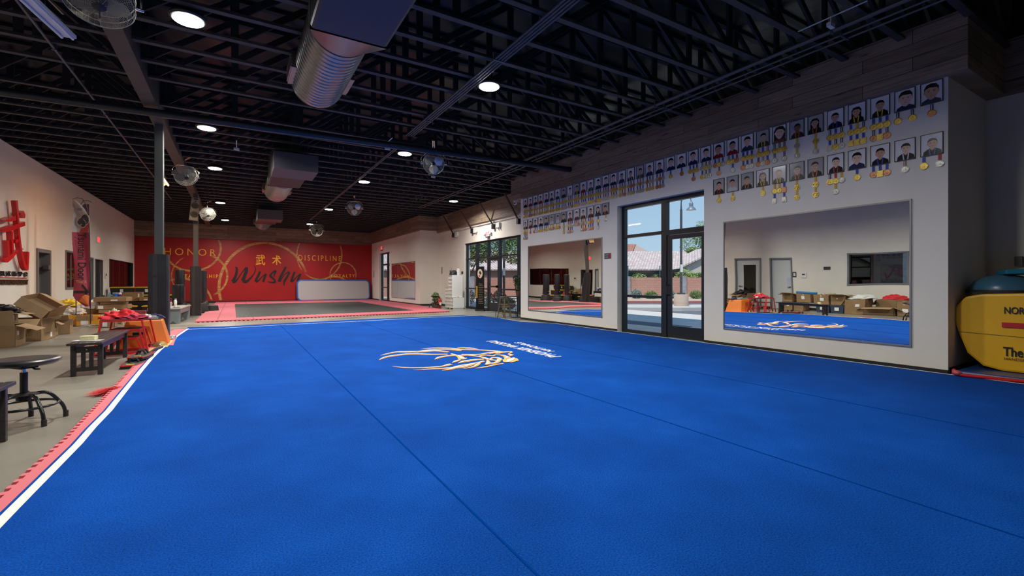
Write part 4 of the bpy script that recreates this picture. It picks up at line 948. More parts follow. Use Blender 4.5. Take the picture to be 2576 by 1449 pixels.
parcel(-4.02,17.65,.60,.50,.33,'orange wrapped parcel with white shipping labels behind the left flag pole')
t = parcel(-3.56,17.45,.52,.5,.30,'orange wrapped parcel with a carton panel behind the right flag pole')
Mb().box((-.24,-.258,.16),(.10,-.249,.31)).build('carton_panel',M_card,t)
lump('plastic_bag','milky plastic bag of goods on the left orange parcel','bag',(-4.02,17.65,.335),(.34,.26,.16),mat('milky_plastic',(0.62,0.60,0.55),.35),4,amp=.35)
lump('plastic_bag','white plastic bag heaped behind the orange parcels','bag',(-3.62,18.15,.46),(.36,.24,.24),mat('white_film',(0.70,0.69,0.66),.3),6,amp=.4)
carton(-3.66,18.15,.7,.45,.46,'closed carton hidden under the white plastic bag',open_=False)
carton(-4.30,18.6,.50,.4,.52,'closed brown carton against the left wall behind the orange parcels',open_=False)
lump('yellow_bag','bright yellow plastic bag behind the flag base','bag',(-4.30,18.6,.527),(.26,.2,.18),mat('yellow_film',(0.85,0.60,0.02),.35),8,amp=.4)
# stack of flat cartons
zz = 0.0
for k,(wx,wy,h,rz,lab) in enumerate(((.52,.5,.33,0,'bottom carton of the flat carton stack right of the flag'),(.66,.5,.10,4,'flat carton second from the bottom of the stack right of the flag'),(.72,.5,.14,-3,'wide flat carton with a red printed label in the stack right of the flag'),(.60,.45,.08,3,'thin carton under the topmost one right of the flag'))):
    carton(-3.12,17.95,wx,wy,h,lab,z=zz,rz=rz,open_=False,paper=[('y',-wx/2+.04,h*.15,.12,h*.6)] if k in (2,) else [('x',-.1,h*.2,.1,h*.6)]); zz += h+.004
carton(-3.14,17.9,.76,.5,.13,'slanted carton lid lying on top of the flat carton stack',z=zz+.0,rz=-8,open_=False,paper=[('y',.02,.02,.16,.04)])
carton(-3.0,16.55,.32,.34,.20,'small low carton in front of the flat carton stack',open_=False,paper=[('y',-.1,.03,.1,.12)])
carton(-3.02,16.58,.30,.32,.14,'opened small carton on the low carton before the stack',z=.21,rz=6,flaps=(30,20,20,None))
lump('paper_packet','cream paper packet on the open small carton','packet',(-2.78,17.5,.0),(.10,.1,.30),mat('cream_paper',(0.6,0.52,0.38),.7),9)
# -- cartons along the left wall, seen in the big mirror
g = 'cartons along the left wall seen in the big mirror'
carton(-3.85,10.58,.5,.5,.37,'lower carton nearest the restroom door, seen in the big mirror',open_=False,paper=[('x',-.1,.2,.1,.08)])
carton(-3.85,10.56,.48,.46,.38,'open carton stacked nearest the restroom door, seen in the big mirror',z=.38,flaps=(10,-5,20,20))
carton(-3.85,10.06,.5,.42,.37,'lower carton second from the restroom door, seen in the big mirror',open_=False)
carton(-3.80,9.82,.5,.60,.38,'taped carton with a white label on the second stack in the big mirror',z=.385,open_=False,paper=[('x',-.05,.15,.13,.15)])
o = Mb().cyl((0,-.42,0),(0,.42,0),.05,n=18).build('foam_roll', mat('blue_foam',(0.02,0.20,0.50),.6), smooth=40); o.location=(-3.9,9.86,.82); tag(o,'blue foam roll lying on top of the cartons in the big mirror','foam roll')
M_tote = mat('navy_tote',(0.035,0.06,0.095),.4)
def tote(x,y,label,wx=.42,wy=.50,h=.34,body=None,lid=None,z=0,paper=True,rz=0,hand=False):
    t = thing('storage_tote',label,'storage bin',(x,y,z),R(rz))
    Mb().frustum((-wx/2+.03,-wy/2+.03),(wx/2-.03,wy/2-.03),(-.02,-.02),0,h-.04).build('tote_body',body or M_tote,t,bevel=.008)
    Mb().cbox((0,0,h-.02),(wx,wy,.04)).cbox((0,0,h),(wx*.86,wy*.86,.015)).build('tote_lid',lid or M_tote,t,bevel=.008)
    if paper == 'x' or paper is True: Mb().box((wx/2+.0,-.08,h*.35),(wx/2+.002,.08,h*.75)).build('tote_label',M_paper,t)
    if paper == 'y': Mb().box((-.05,-wy/2-.002,h*.3),(.06,-wy/2+.0,h*.72)).build('tote_label',M_paper,t)
    if hand: Mb().box((-.13,-wy/2-.012,h*.45),(-.07,-wy/2,h*.55)).box((.07,-wy/2-.012,h*.45),(.13,-wy/2,h*.55)).build('tote_latch',M_redmetal,t)
    return t
tote(-3.75,9.10,'navy storage tote with small label under the cartons in the big mirror'); tote(-3.75,8.58,'navy storage tote with large white paper under the cartons in the big mirror')
carton(-3.8,9.14,.46,.56,.42,'carton with tan label on the first navy tote in the big mirror',z=.355,open_=False,paper=[('x',-.1,.15,.14,.14)],rz=2)
lump('plastic_bag','flat plastic wrapped packet on the carton over the first tote','packet',(-3.85,8.98,.78),(.2,.3,.08),mat('tan_film',(0.5,0.42,0.32),.4),11)
carton(-3.8,8.56,.46,.50,.42,'half open carton on the second navy tote in the big mirror',z=.355,flaps=(20,-10,15,20),paper=[('x',0,.25,.04,.06)])
carton(-3.75,7.95,.56,.66,.60,'tall square carton with white label in the middle of the mirrored row',flaps=(None,None,60,60),paper=[('x',-.15,.3,.13,.1)])
lump('sack','white sack slumped in the tall square carton','sack',(-3.78,7.85,.60),(.26,.42,.17),mat('white_sack',(0.65,0.66,0.62),.6),12)
carton(-3.62,7.20,.5,.86,.28,'low open carton with front flap out in the mirrored row',flaps=(20,10,20,None))
carton(-4.3,7.05,.5,.95,.55,'large carton full of red cloth behind the low open one in the mirror',flaps=(60,None,60,75))
lump('red_garments','red folded garments in plastic on the large mirrored carton','clothes',(-4.25,7.0,.56),(.2,.40,.18),M_fabricred,13)
carton(-3.7,6.5,.5,.42,.52,'taped carton at the right end of the mirrored row',open_=False,paper=[('x',-.1,.15,.16,.12)])
# -- benches
def bench(x,y0,y1,label,wx=.36,h=.445):
    t = thing('slatted_bench',label,'bench',(x,y0,0)); L=y1-y0; a=wx/2
    mb=Mb(); n=5; s=wx/n
    for k in range(n): mb.box((-a+k*s+.004,0,h-.028),(-a+(k+1)*s-.004,L,h))
    mb.build('bench_top',M_bench,t,bevel=.004)
    for yy in (.14,L-.14):
        for sx_ in (-1,1): Mb().cbox((sx_*(a-.045),yy,(h-.03)/2),(.055,.045,h-.03)).build('leg',M_bench,t,bevel=.003)
        Mb().box((-a+.07,yy-.015,.06),(a-.07,yy+.015,.11)).box((-a+.07,yy-.015,h-.14),(a-.07,yy+.015,h-.06)).box((-.06,yy-.01,.11),(-.015,yy+.01,h-.14)).box((.02,yy-.01,.11),(.065,yy+.01,h-.14)).build('end_panel',M_bench,t)
    Mb().cyl((0,.14-.028,h-.1),(0,.14,h-.1),.008).build('bolt',M_chrome,t)
    for sx_ in (-1,1): Mb().box((sx_*(a-.06),.1,h-.10),(sx_*(a-.04),L-.1,h-.03)).build('side_rail',M_bench,t)
    return t
bench(-1.70,8.03,9.92,'black slatted bench with sponge on it, in front of the red stands')
bench(-1.70,3.3,5.26,'black slatted bench at the left edge closest to the camera')
t=thing('sponge','pale yellow rectangular sponge on the black bench','sponge',(-1.72,8.36,.4465),R(-15)); Mb().cbox((0,0,.03),(.17,.09,.055)).build('sponge_block',mat('pale_sponge',(0.72,0.66,0.38),.9,bump=.6,bscale=60),t,bevel=.008)
t.location.z=.455; o=Mb().box((-.16,-.06,0),(.16,.05,.006)).build('paper_sheet',M_paper); o.location=(-1.72,8.34,.447); o.rotation_euler=(0,0,R(-22)); tag(o,'white paper strip under the yellow sponge','paper')
# -- shop stools
def stool(x,y,h,rz,label,rs=.21,rf=.27):
    t=thing('round_stool',label,'stool',(x,y,0),R(rz)); k=h/.60
    Mb().lathe([(.02,h-.055),(rs-.03,h-.055),(rs,h-.035),(rs+.008,h-.018),(rs-.004,h-.004),(rs-.05,h),(.01,h-.006)],48).build('seat',mat('black_polyurethane',(0.018,0.020,0.022),.32),t,smooth=50)
    Mb().cbox((0,0,h-.07),(.16,.12,.03)).build('seat_plate',M_rubber,t)
    Mb().tube([(.05,0,h-.07),(.12,0,h-.075),(.15,.0,h-.085),(.21,0,h-.083)],.008,6).build('lever',M_rubber,t)
    Mb().cyl((0,0,h-.20*k),(0,0,h-.08),.014).build('gas_piston',M_chrome,t,smooth=60); Mb().cyl((0,0,.24*k),(0,0,h-.13*k),.026).cyl((0,0,.22*k),(0,0,.26*k),.05).lathe([(.09,.262*k),(.10,.27*k),(.02,.285*k)],20).build('column',M_black,t,smooth=40)
    mt=mat('black_gloss_tube',(0.012,0.016,0.016),.22)
    for j in range(5):
        a=2*math.pi*j/5; ca,sa=math.cos(a),math.sin(a)
        pts=[(.04,.255*k),(.12,.27*k),(.17,.245*k),(.22,.17*k),(rf-.01,.10*k),(rf,.0)]
        Mb().tube(chaikin([(ca*r_,sa*r_,z_) for r_,z_ in pts]),.0145,12).build('leg',mt,t,smooth=60); Mb().cyl((ca*rf,sa*rf,0),(ca*rf,sa*rf,.055),.019,n=12).build('foot_cap',M_rubber,t,smooth=60)
    Mb().torus((0,0,.165*k),.222,.011,40,8).build('foot_ring',mt,t,smooth=60)
stool(-1.60,5.68,.575,-48,'black round shop stool at the left edge by the near bench',.235,.27)
stool(8.02,20.28,.60,20,'small black round stool by the extinguisher at the entry corner',.19,.27)
# -- nested red stands
def stand(x,y,wx,wy,h,label,rz=0):
    t=thing('plyo_stand',label,'jump stand',(x,y,0),R(rz),'nested red stands'); b=.025; f=wx/2; q=.10
    mb=Mb(); hy=wy/2
    for sx_ in (-1,1):
        for sy_ in (-1,1):
            mb.prism([(sx_*(f)-b/2,sy_*hy-b/2,0),(sx_*(f)+b/2,sy_*hy-b/2,0),(sx_*(f-q)+b/2,sy_*(hy-.05)-b/2,h-.02),(sx_*(f-q)-b/2,sy_*(hy-.05)-b/2,h-.02)],(0,0,0),(0,b,0))
        mb.box((sx_*f-b/2,-hy,0),(sx_*f+b/2,hy,b))
    mb.box((-f,hy-b,0),(f,hy,b)).box((-f,-hy,0),(f,-hy+b,b))
    mb.build('tube_frame',M_redmetal,t); Mb().box((-f+q-b/2,-hy+.04,h-.035),(f-q+b/2,hy-.04,h-.006)).build('top_frame',M_redmetal,t); Mb().box((-f+q,-hy+.05,h-.006),(f-q,hy-.05,h)).build('rubber_top',M_rubber,t)
    return t
stand(-1.66,10.52,.74,.72,.60,'tallest red metal jump stand, with clothes on its top',-3); stand(-1.64,10.50,.60,.56,.43,'middle red metal jump stand nested under the tallest',-3); stand(-1.62,10.48,.46,.40,.28,'lowest red metal jump stand nested inside the other two',-3)
lump('red_sash_pile','heap of red sashes with a pale drawstring on the tallest red stand','clothes',(-1.74,10.6,.60),(.26,.22,.13),M_fabricred,21,amp=.5)
lump('crimson_cloth','crimson folded cloth beside the red sash heap','clothes',(-1.50,10.38,.60),(.17,.14,.07),mat('crimson_cloth',(0.42,0.03,0.07),.8),23,amp=.5)
lump('pale_cloth','pale green and white rag on the red sash heap','rag',(-1.88,10.72,.60),(.09,.08,.15),mat('pale_green_cloth',(0.50,0.54,0.36),.8),24,amp=.35)
lump('white_sock','small white and black sock at the edge of the red stand','sock',(-1.38,10.52,.60),(.07,.05,.06),mat('white_cotton',(0.7,0.7,0.68),.8),25,amp=.4)
# -- orange plyo box
t=thing('orange_jump_box','large orange tapered jump box beside the padded column','jump box',(-1.50,11.28,0),R(4))
Mb().frustum((-.40,-.36),(.40,.36),(.13,.10),0,.52).build('box_shell',M_orange,t,bevel=.02)
Mb().cbox((0,0,.524),(.50,.48,.012)).build('rubber_top',M_rubber,t); Mb(Matrix.Rotation(R(15),4,'X')).cbox((-.08,-.375,.35+.06),(.15,.06,.05)).build('hand_hole',M_black,t)
o=Mb().cbox((0,0,.02),(.5,.12,.04)).cbox((.1,.05,.05),(.25,.08,.03)).build('foil_pad',mat('silver_film',(0.6,0.62,0.62),.25,.5)); o.location=(-1.55,11.2,.531); tag(o,'long silver wrapped package on the orange jump box','package')
lump('navy_bag','dark navy garment behind the red stands on the orange box','clothes',(-1.38,11.42,.531),(.15,.13,.08),mat('navy_cloth',(0.01,0.015,0.06),.8),27,amp=.4)
# -- gear on the floor by the carpet edge
def kick(x,y,rz,label,z=0,L=.62):
    t=thing('kick_shield',label,'kick pad',(x,y,z),R(rz)); P=[(-.09,-L/2),(.09,-L/2),(.12,-L*.2),(.12,L*.3),(.07,L/2),(-.07,L/2),(-.12,L*.3),(-.12,-L*.2)]
    Mb().prism([(a,b,.05) for a,b in P][::-1],(0,0,0),(0,0,-.05)).build('pad_body',M_rubber,t,bevel=.012)
    Mb().tube([(a*1.02,b*1.01,.045) for a,b in P],.008,6,closed=True).build('red_piping',M_redmetal,t)
    Mb().tube([(-.06,.0,.05),(-.03,.0,.11),(.03,.0,.11),(.06,.0,.05)],.016,6).tube([(-.06,.0,.05),(-.06,.14,.05)],.008,5).tube([(-.06,.14,.05),(-.03,.14,.11),(.03,.14,.11),(.06,.14,.05)],.016,6).build('strap',M_black,t)
    Mb().cbox((0,-L*.33,.052),(.09,.06,.004)).build('logo_patch',M_yel,t); return t
kick(-1.30,8.75,-3,'black kick pad with red piping nearest to the camera, lying lower'); kick(-1.27,9.15,-6,'black kick pad with red piping and straps resting on the lower one',z=.062)
t=thing('staff_weapon','dark curved training weapon with yellow tip beside the carpet edge','training weapon',(-1.22,10.0,.05),R(-8)); Mb().tube([(0,-.35,0),(.01,0,.03),(.02,.4,.02)],.022,8).build('shaft',M_rubber,t,smooth=50); Mb().tube([(0,-.30,.026),(.008,-.05,.05)],.009,6).build('yellow_stripe',M_yel,t)
t=thing('gong','small brass gong leaning at the foot of the nearer column','gong',(-1.20,10.62,.055)); Mb(Matrix.Rotation(R(55),4,'X')).lathe([(.02,.02),(.05,.012),(.11,.0),(.115,-.02),(.10,-.01)],28).build('brass_disc',mat('brass',(0.55,0.40,0.16),.3,.9),t,smooth=40); Mb().ellipsoid((0,-.02,.03),(.02,.02,.02)).build('boss',M_chrome,t,smooth=60)
lump('boxing_glove','dark red glove lying beside the orange jump box','glove',(-1.32,10.72,.0),(.08,.09,.12),mat('dark_red_leather',(0.22,0.01,0.015),.4),31,amp=.3)
lump('sandal','shiny grey slipper pair by the column foot','slipper',(-1.14,11.9,.05),(.07,.14,.08),mat('grey_satin',(0.35,0.34,0.33),.3),32,amp=.3)
o=Mb().box((-.02,-.55,0),(.02,.55,.012)).build('bamboo_strip',mat('bamboo',(0.62,0.45,0.20),.5)); o.location=onz(453,870,.0)+Vector((0,0,0)); o.location=(-1.10,11.0,.052); o.rotation_euler=(0,0,R(1)); tag(o,'flat bamboo stick lying along the pink foam edge','stick')
# red tassel
t=thing('red_tassel','red feathery tassel spilling from the foam edge onto the concrete','tassel',(-1.14,6.78,0)); mb=Mb(); rnd=random.Random(5)
for k in range(260):
    a=R(rnd.gauss(222,14)); L=rnd.uniform(.10,.34); w=.004; e=Vector((math.cos(a)*L,math.sin(a)*L*.9,rnd.uniform(.004,.02))); s0=Vector((rnd.uniform(-.03,.03),rnd.uniform(-.08,.08),rnd.uniform(.01,.045))); n=Vector((-math.sin(a),math.cos(a),0))*w
    mb.add([s0-n,s0+n,s0+e*.55+n+Vector((0,0,.01)),s0+e*.55-n+Vector((0,0,.01)),e+s0*.3],[(0,1,2,3),(3,2,4)])
tag(mb.build('tassel_strands',M_fabricred,t),kind='stuff')
Mb().ellipsoid((0,.02,.03),(.035,.05,.025)).build('tassel_knot',M_fabricred,t)
# -- grey step bench, bottle, phone
t=thing('grey_bench','grey painted plank bench with notched ends behind the nearer column','bench',(-1.60,16.80,0),R(-3))
Mg=mat('grey_paint',(0.22,0.27,0.28),.5)
Mb().box((-.21,-.05,.44),(.21,1.95,.475)).build('bench_top',mat('pale_grey_top',(0.42,0.43,0.40),.45),t)
for yy in (.05,1.8): Mb().prism([(-.18,yy,0),(-.07,yy,0),(0,yy,.08),(.07,yy,0),(.18,yy,0),(.18,yy,.44),(-.18,yy,.44)],(0,0,0),(0,.04,0)).build('leg',Mg,t)
for sx_ in (-.17,.14): Mb().box((sx_,.09,.30),(sx_+.03,1.8,.44)).build('side_rail',Mg,t)
Mb().prism([(.172,.1,.44),(.172,.26,.44),(.172,.24,.22)],(0,0,0),(.003,0,0)).build('pink_cloth_tip',M_pink,t)
t=thing('water_bottle','white water bottle with red mark standing on the grey bench','bottle',(-1.58,17.3,.4765)); Mb().lathe([(.035,0),(.04,.01),(.04,.19),(.03,.215),(.022,.22),(.022,.235)],20).build('bottle_body',M_white,t,smooth=40); Mb().cyl((0,0,.235),(0,0,.265),.025).build('bottle_cap',mat('grey_cap',(0.3,0.3,0.3),.4),t,smooth=40); Mb().torus((0,0,.07),.041,.005,24,6).build('bottle_mark',M_redmetal,t)
o=Mb().cbox((0,0,.006),(.16,.08,.012)).build('phone',M_black,bevel=.003); o.location=(-1.53,17.05,.4765); o.rotation_euler=(0,0,R(20)); tag(o,'black phone lying on the grey bench before the bottle','phone')
# -- punching bags
def bag(x,y,h,r,label,word=None,rz=0):
    t=thing('punching_bag',label,'punching bag',(x,y,0),R(rz),'free standing punching bags'); zb=.44
    Mb().lathe([(.28,0),(.30,.03),(.27,.25),(.22,.38),(.14,.42)],32).build('bag_base',M_rubber,t,smooth=40)
    Mb().lathe([(r*.93,zb),(r,zb+.03),(r,h-.03),(r*.97,h),(r*.5,h+.008)],32).cyl((0,0,.38),(0,0,zb+.02),.09).build('bag_body',mat('black_bag_vinyl',(0.022,0.023,0.03),.3),t,smooth=40)
    Mb().cyl((0,0,h+.006),(0,0,h+.012),r*.9,n=28).build('bag_top',mat('bag_top_silver',(0.35,0.37,0.36),.4),t)
    if word:
        mb=text_mb(word,.55,.085,spacing=1.05,bold=.01); mb.v=[(r+.004, -.04+p[2], zb+.08+p[0]) for p in mb.v]; mb.build('bag_lettering',M_white,t)
    Mb().cbox((-.05,-r-.001,zb+.16),(.05,.004,.035)).build('bag_tag',M_white,t)
    return t
bag(-1.88,21.55,1.13,.20,'short black punching bag left of the farther column','CENTURY'); bag(-1.24,22.45,1.70,.17,'tall black punching bag right of the farther column')
bag(-1.98,23.3,1.74,.17,'tall black punching bag behind the short one'); bag(-1.26,23.6,1.72,.17,'tall black punching bag third back in the bag row'); bag(-1.30,24.8,1.72,.19,'tall wide punching bag at the back of the bag row')
o=Mb().lathe([(.24,0),(.26,.03),(.22,.25),(.10,.3)],28).build('bag_base',M_rubber,smooth=40); o.location=(-.86,23.0,0); tag(o,'spare black water base beside the tall punching bags','bag base')
# -- totes and goods at the back left
M_bt=mat('black_tote',(0.018,0.02,0.022),.4)
def bt(x,y,label,z=0,wx=.8,wy=.5,h=.33,lid=True,rz=0,paper='y',hand=False): return tote(x,y,label,wx,wy,h,M_bt,M_yel if lid else M_bt,z,paper,rz,hand)
for k,x in enumerate((-4.28,-3.42)):
    bt(x,26.2,'black tote, bottom of the '+['left','right'][k]+' rear yellow lidded stack'); bt(x,26.2,'black tote, middle of the '+['left','right'][k]+' rear yellow lidded stack',z=.345)
    bt(x,26.2,'black tote with yellow lid, topmost of the '+['left','right'][k]+' rear stack',z=.69)
bt(-2.7,25.6,'black tote with yellow lid, lower one behind the nearer column',wx=.7); bt(-2.72,25.6,'black tote with yellow lid, upper one behind the nearer column',z=.345,wx=.7)
bt(-3.95,22.45,'lower black tote under the cleaning bottles',lid=False,wx=.72,h=.32); bt(-3.95,22.45,'upper black tote serving as shelf for the cleaning bottles',z=.335,lid=False,wx=.72,h=.27)
bt(-3.25,23.75,'long black tote carrying cartons in the rear left corner',lid=False,wx=1.1,h=.46,paper=False)
bt(-3.62,23.0,'low black tote with yellow lid and red latches',wx=.60,wy=.4,h=.31,hand=True,paper=False); bt(-2.92,22.95,'low black tote with yellow lid beside the nearer column',wx=.46,wy=.4,h=.31)
carton(-3.55,23.75,.62,.45,.36,'heavily taped carton with yellow sticker on the long black tote',z=.475,open_=False,paper=[('y',.18,.1,.05,.2)])
carton(-3.12,23.62,.42,.34,.16,'small half open carton on the right of the long black tote',z=.475,flaps=(None,10,20,30),paper=[('y',-.05,.03,.12,.05)])
lump('mesh_bag','grey knitted bag with pink mark on the long black tote','bag',(-2.80,23.6,.475),(.14,.14,.13),mat('grey_knit',(0.30,0.30,0.27),.9,noise=.5,nscale=60),41)
o=lump('scarf','magenta and orange scarf on the low yellow lid','scarf',(-3.58,22.9,.322),(.16,.08,.05),mat('magenta_cloth',(0.6,0.06,0.30),.8,noise=.4,nscale=8),42)
# cleaning goods
def bottle(x,y,z,r,h,m,lab,name='cleaning_bottle',cat='bottle',cap=None,trigger=False):
    t=thing(name,lab,cat,(x,y,z)); Mb().lathe([(r*.95,0),(r,.01),(r,h*.72),(r*.45,h*.85),(r*.4,h)],18).build('bottle_body',m,t,smooth=40); Mb().cyl((0,0,h),(0,0,h+.03),r*.5,n=12).build('bottle_cap',cap or M_white,t,smooth=40); return t
bottle(-4.02,22.33,.62,.042,.23,mat('sky_blue_can',(0.12,0.38,0.58),.35),'sky blue spray bottle on the black tote')
t=thing('wipes_tub','white and blue wipes tub with yellow foot beside the blue bottle','tub',(-3.86,22.33,.62)); Mb().cyl((0,0,0),(0,0,.07),.075,n=24).build('tub_foot',M_yel,t,smooth=40); Mb().cyl((0,0,.07),(0,0,.20),.075,n=24).build('tub_body',mat('bright_blue',(0.02,0.14,0.55),.35),t,smooth=40); Mb().cyl((0,0,.20),(0,0,.225),.078,n=24).build('tub_lid',M_white,t,smooth=40)
t=thing('wipes_tub','purple wipes tub right of the white and blue one','tub',(-3.73,22.36,.62)); Mb().cyl((0,0,0),(0,0,.16),.055,n=24).build('tub_body',mat('purple_label',(0.10,0.03,0.25),.4),t,smooth=40); Mb().lathe([(.056,.16),(.056,.20),(.03,.23)],20).build('tub_lid',M_white,t,smooth=40)
lump('baseball_hat','black baseball hat lying at the left end of the cleaning bottles','hat',(-4.2,22.4,.62),(.10,.10,.13),M_rubber,44,amp=.1)
# pink foam blocks
t=thing('foam_steps','low stack of pink toothed foam strips before the long black tote','foam',(-3.22,22.62,0))
for k in range(4):
    mb=Mb(); 
    for j in range(9): mb.box((-.24+j*.053,-.12,k*.036+.002),(-.24+j*.053+.036,.12,k*.036+.022))
    mb.box((-.24,-.1,k*.036+.002),(.23,.12,k*.036+.03)).build('foam_strip',M_pink if k%2==0 else mat('dusky_pink',(0.45,0.10,0.13),.8),t)
# behind column: bags of pads on tote
bt(-2.45,24.0,'black tote with yellow lid under the red and black gear bags',wx=.9,wy=.5,h=.36)
lump('gear_bag','black gear bag with red straps, left of the two on the tote','bag',(-2.66,24.0,.37),(.22,.2,.28),M_rubber,51,amp=.35); lump('gear_bag','black and red gear bag, right of the two on the tote','bag',(-2.24,24.0,.37),(.2,.2,.2),mat('red_black_nylon',(0.25,0.02,0.03),.5,noise=.9,nscale=4),52,amp=.35)
t=thing('boxing_pad','red rimmed black focus mitt leaning on the left gear bag','focus mitt',(-2.60,23.78,.37)); Mb(Matrix.Rotation(R(-25),4,'Y')).cbox((0,0,.12),(.10,.05,.24)).build('mitt_body',M_rubber,t,bevel=.02); Mb(Matrix.Rotation(R(-25),4,'Y')).cbox((.055,0,.12),(.015,.055,.24)).build('mitt_rim',M_redmetal,t)
o=Mb().cbox((0,0,.10),(.26,.3,.2)).build('white_crate',M_white,bevel=.01); o.location=(-2.12,20.6,.32); tag(o,'white plastic box behind the grey bench','box')
for k in range(3): carton(-2.22,20.2,.34,.4,.10,['bottom','middle','top'][k]+' flat carton of the low pile behind the nearer column',z=.104*k,open_=False)
o=Mb().cbox((0,0,.16),(.5,.5,.31)).build('storage_case',M_bt,bevel=.02); o.location=(-2.05,20.65,0); tag(o,'dark storage case under the white plastic box','case')
# -- feather flags on poles
def flag(x,y,label,face=True,rz=0,H_=3.55):
    t=thing('feather_flag',label,'flag',(x,y,0),R(rz)); curve=[]
    Mb().cyl((0,0,.05),(0,0,H_*.35),.016,n=8).tube([(0,0,H_*.35),(-.02,0,H_*.7),(-.05,0,H_*.88),(-.12,0,H_*.96),(-.22,0,H_),(-.36,0,H_+.02),(-.48,0,H_-.03)],[.013,.011,.01,.009,.008,.007,.006],8).build('flag_pole',M_black,t,smooth=60)
    Mb().tube([(0,0,.04),(.0,-.32,.02)],.012,6).tube([(0,0,.04),(.34,.1,.02)],.012,6).tube([(0,0,.04),(-.30,.16,.02)],.012,6).tube([(0,0,.04),(-.28,-.22,.02)],.012,6).cyl((0,0,0),(0,0,.08),.025).build('flag_base',mat('grey_blue_steel',(0.35,0.42,0.50),.35,.6),t,smooth=60)
    return t
FX,FY=-3.47,17.0
t=flag(FX,FY,'tall crimson feather flag with vertical black lettering and an arrow',rz=4); t.scale=(.76,1,1)
# banner cloth outline in local x,z
def edge(z):
    Hh=3.55
    if z<1.24: return 0
    return -.0-(.02*(z-1.24)/1.24 if z<2.5 else .02+.03*(z-2.5)/.6)
n=34; vs=[]; ks=[]
zs=[.56+(3.52-.56)*i/n for i in range(n+1)]
def cloth(zlo,zhi,name,m,yo=0.0,xa=0.0,xb=1.0):
    mb=Mb(); vs=[]; N=20; K=6
    for i in range(N+1):
        z=zlo+(zhi-zlo)*i/N
        xr=edge(z)-.015 if z<3.05 else -.06-.42*((z-3.05)/.5)**1.8
        xl=-.46-.03*math.sin(z*3) if z>.80 else -.46+(.80-z)*1.3
        if z>3.3: xl=-.48
        xr=max(xr,xl+.01)
        for k in range(K+1):
            q=xa+(xb-xa)*k/K; x=xl+(xr-xl)*q; vs.append((x,yo+.03*math.sin(q*5+z*2.2),z))
    mb.add(vs,[(i*(K+1)+k,i*(K+1)+k+1,(i+1)*(K+1)+k+1,(i+1)*(K+1)+k) for i in range(N) for k in range(K)]); return mb.build(name,m,t,smooth=60)
M_crim=mat('crimson_polyester',(0.36,0.035,0.06),.6,noise=.15,nscale=2)
cloth(.56,2.62,'flag_cloth',M_crim); cloth(2.62,3.50,'flag_top_panel',mat('greyed_cream_polyester',(0.46,0.40,0.36),.6,noise=.15,nscale=3))
def flat_on_flag(poly,name,m,dy=-.045):
    mb=Mb(); mb.add([(x,dy+.03*math.sin(((x+.46)/.45)*5+z*2.2)-.0,z) for x,z in poly],[tuple(range(len(poly)))]); return mb.build(name,m,t)
am=Mb()
for pl in ([(-.45,1.0),(-.10,1.0),(-.10,.94),(-.45,.94)],[(-.24,1.16),(-.20,1.19),(-.03,.97),(-.12,.97)],[(-.24,.79),(-.20,.76),(-.03,.97),(-.12,.97)]): am.add([(x_,-.040+.0*z_,z_) for x_,z_ in pl],[(0,1,2,3)])
am.build('arrow_print',M_ink,t)
flat_on_flag([(-.30,.72),(-.05,.60),(-.02,.86),(-.14,.90),(-.22,.84)],'orange_print',mat('orange_print',(0.60,0.13,0.02),.6),-.03)
def circ(x,z,r,n=16,e=1.0): return [(x+r*math.cos(2*math.pi*k/n),z+r*e*math.sin(2*math.pi*k/n)) for k in range(n)]
for (x,z,r) in ((-.14,2.98,.11),(-.27,2.92,.085),(-.20,2.86,.08)): flat_on_flag(circ(x,z,r*1.25,16,1.2),'cream_print',mat('cream_print',(0.55,0.42,0.30),.6),-.030); flat_on_flag(circ(x,z,r,16,1.2),'emblem_print',mat('charcoal_print',(0.05,0.05,0.06),.6),-.034)
flat_on_flag([(-.05,2.62),(-.30,2.62),(-.24,2.74),(-.14,2.76),(-.12,2.86),(-.04,2.90)],'red_print',mat('red_print',(0.42,0.05,0.03),.6),-.028)
lettering('flag_lettering','Tsunami Door',(-.33,-.035,2.60),(0,0,-1),(1,0,0),1.30,.22,M_ink,t,bold=.008)
lettering('flag_lettering','Thai B.',(-.38,-.045,1.22),(1,0,0),(0,0,1),.30,.07,mat('gold_print',(0.45,0.32,0.10),.6),t)
lettering('flag_lettering','2025',(-.36,-.03,3.22),(1,0,0),(0,0,1),.14,.06,M_ink,t)
t2=flag(-3.86,17.42,'second feather flag behind the crimson one, mostly hidden',rz=176); t2.scale=(.70,1,1)
Mb().prism([(-.02,0,.75),(-.02,0,3.05),(-.10,0,3.30),(-.25,0,3.46),(-.40,0,3.46),(-.42,0,.95)],(0,0,0),(0,.006,0)).build('flag_cloth',mat('navy_orange_cloth',(0.10,0.05,0.08),.6,noise=.6,nscale=2),t2)
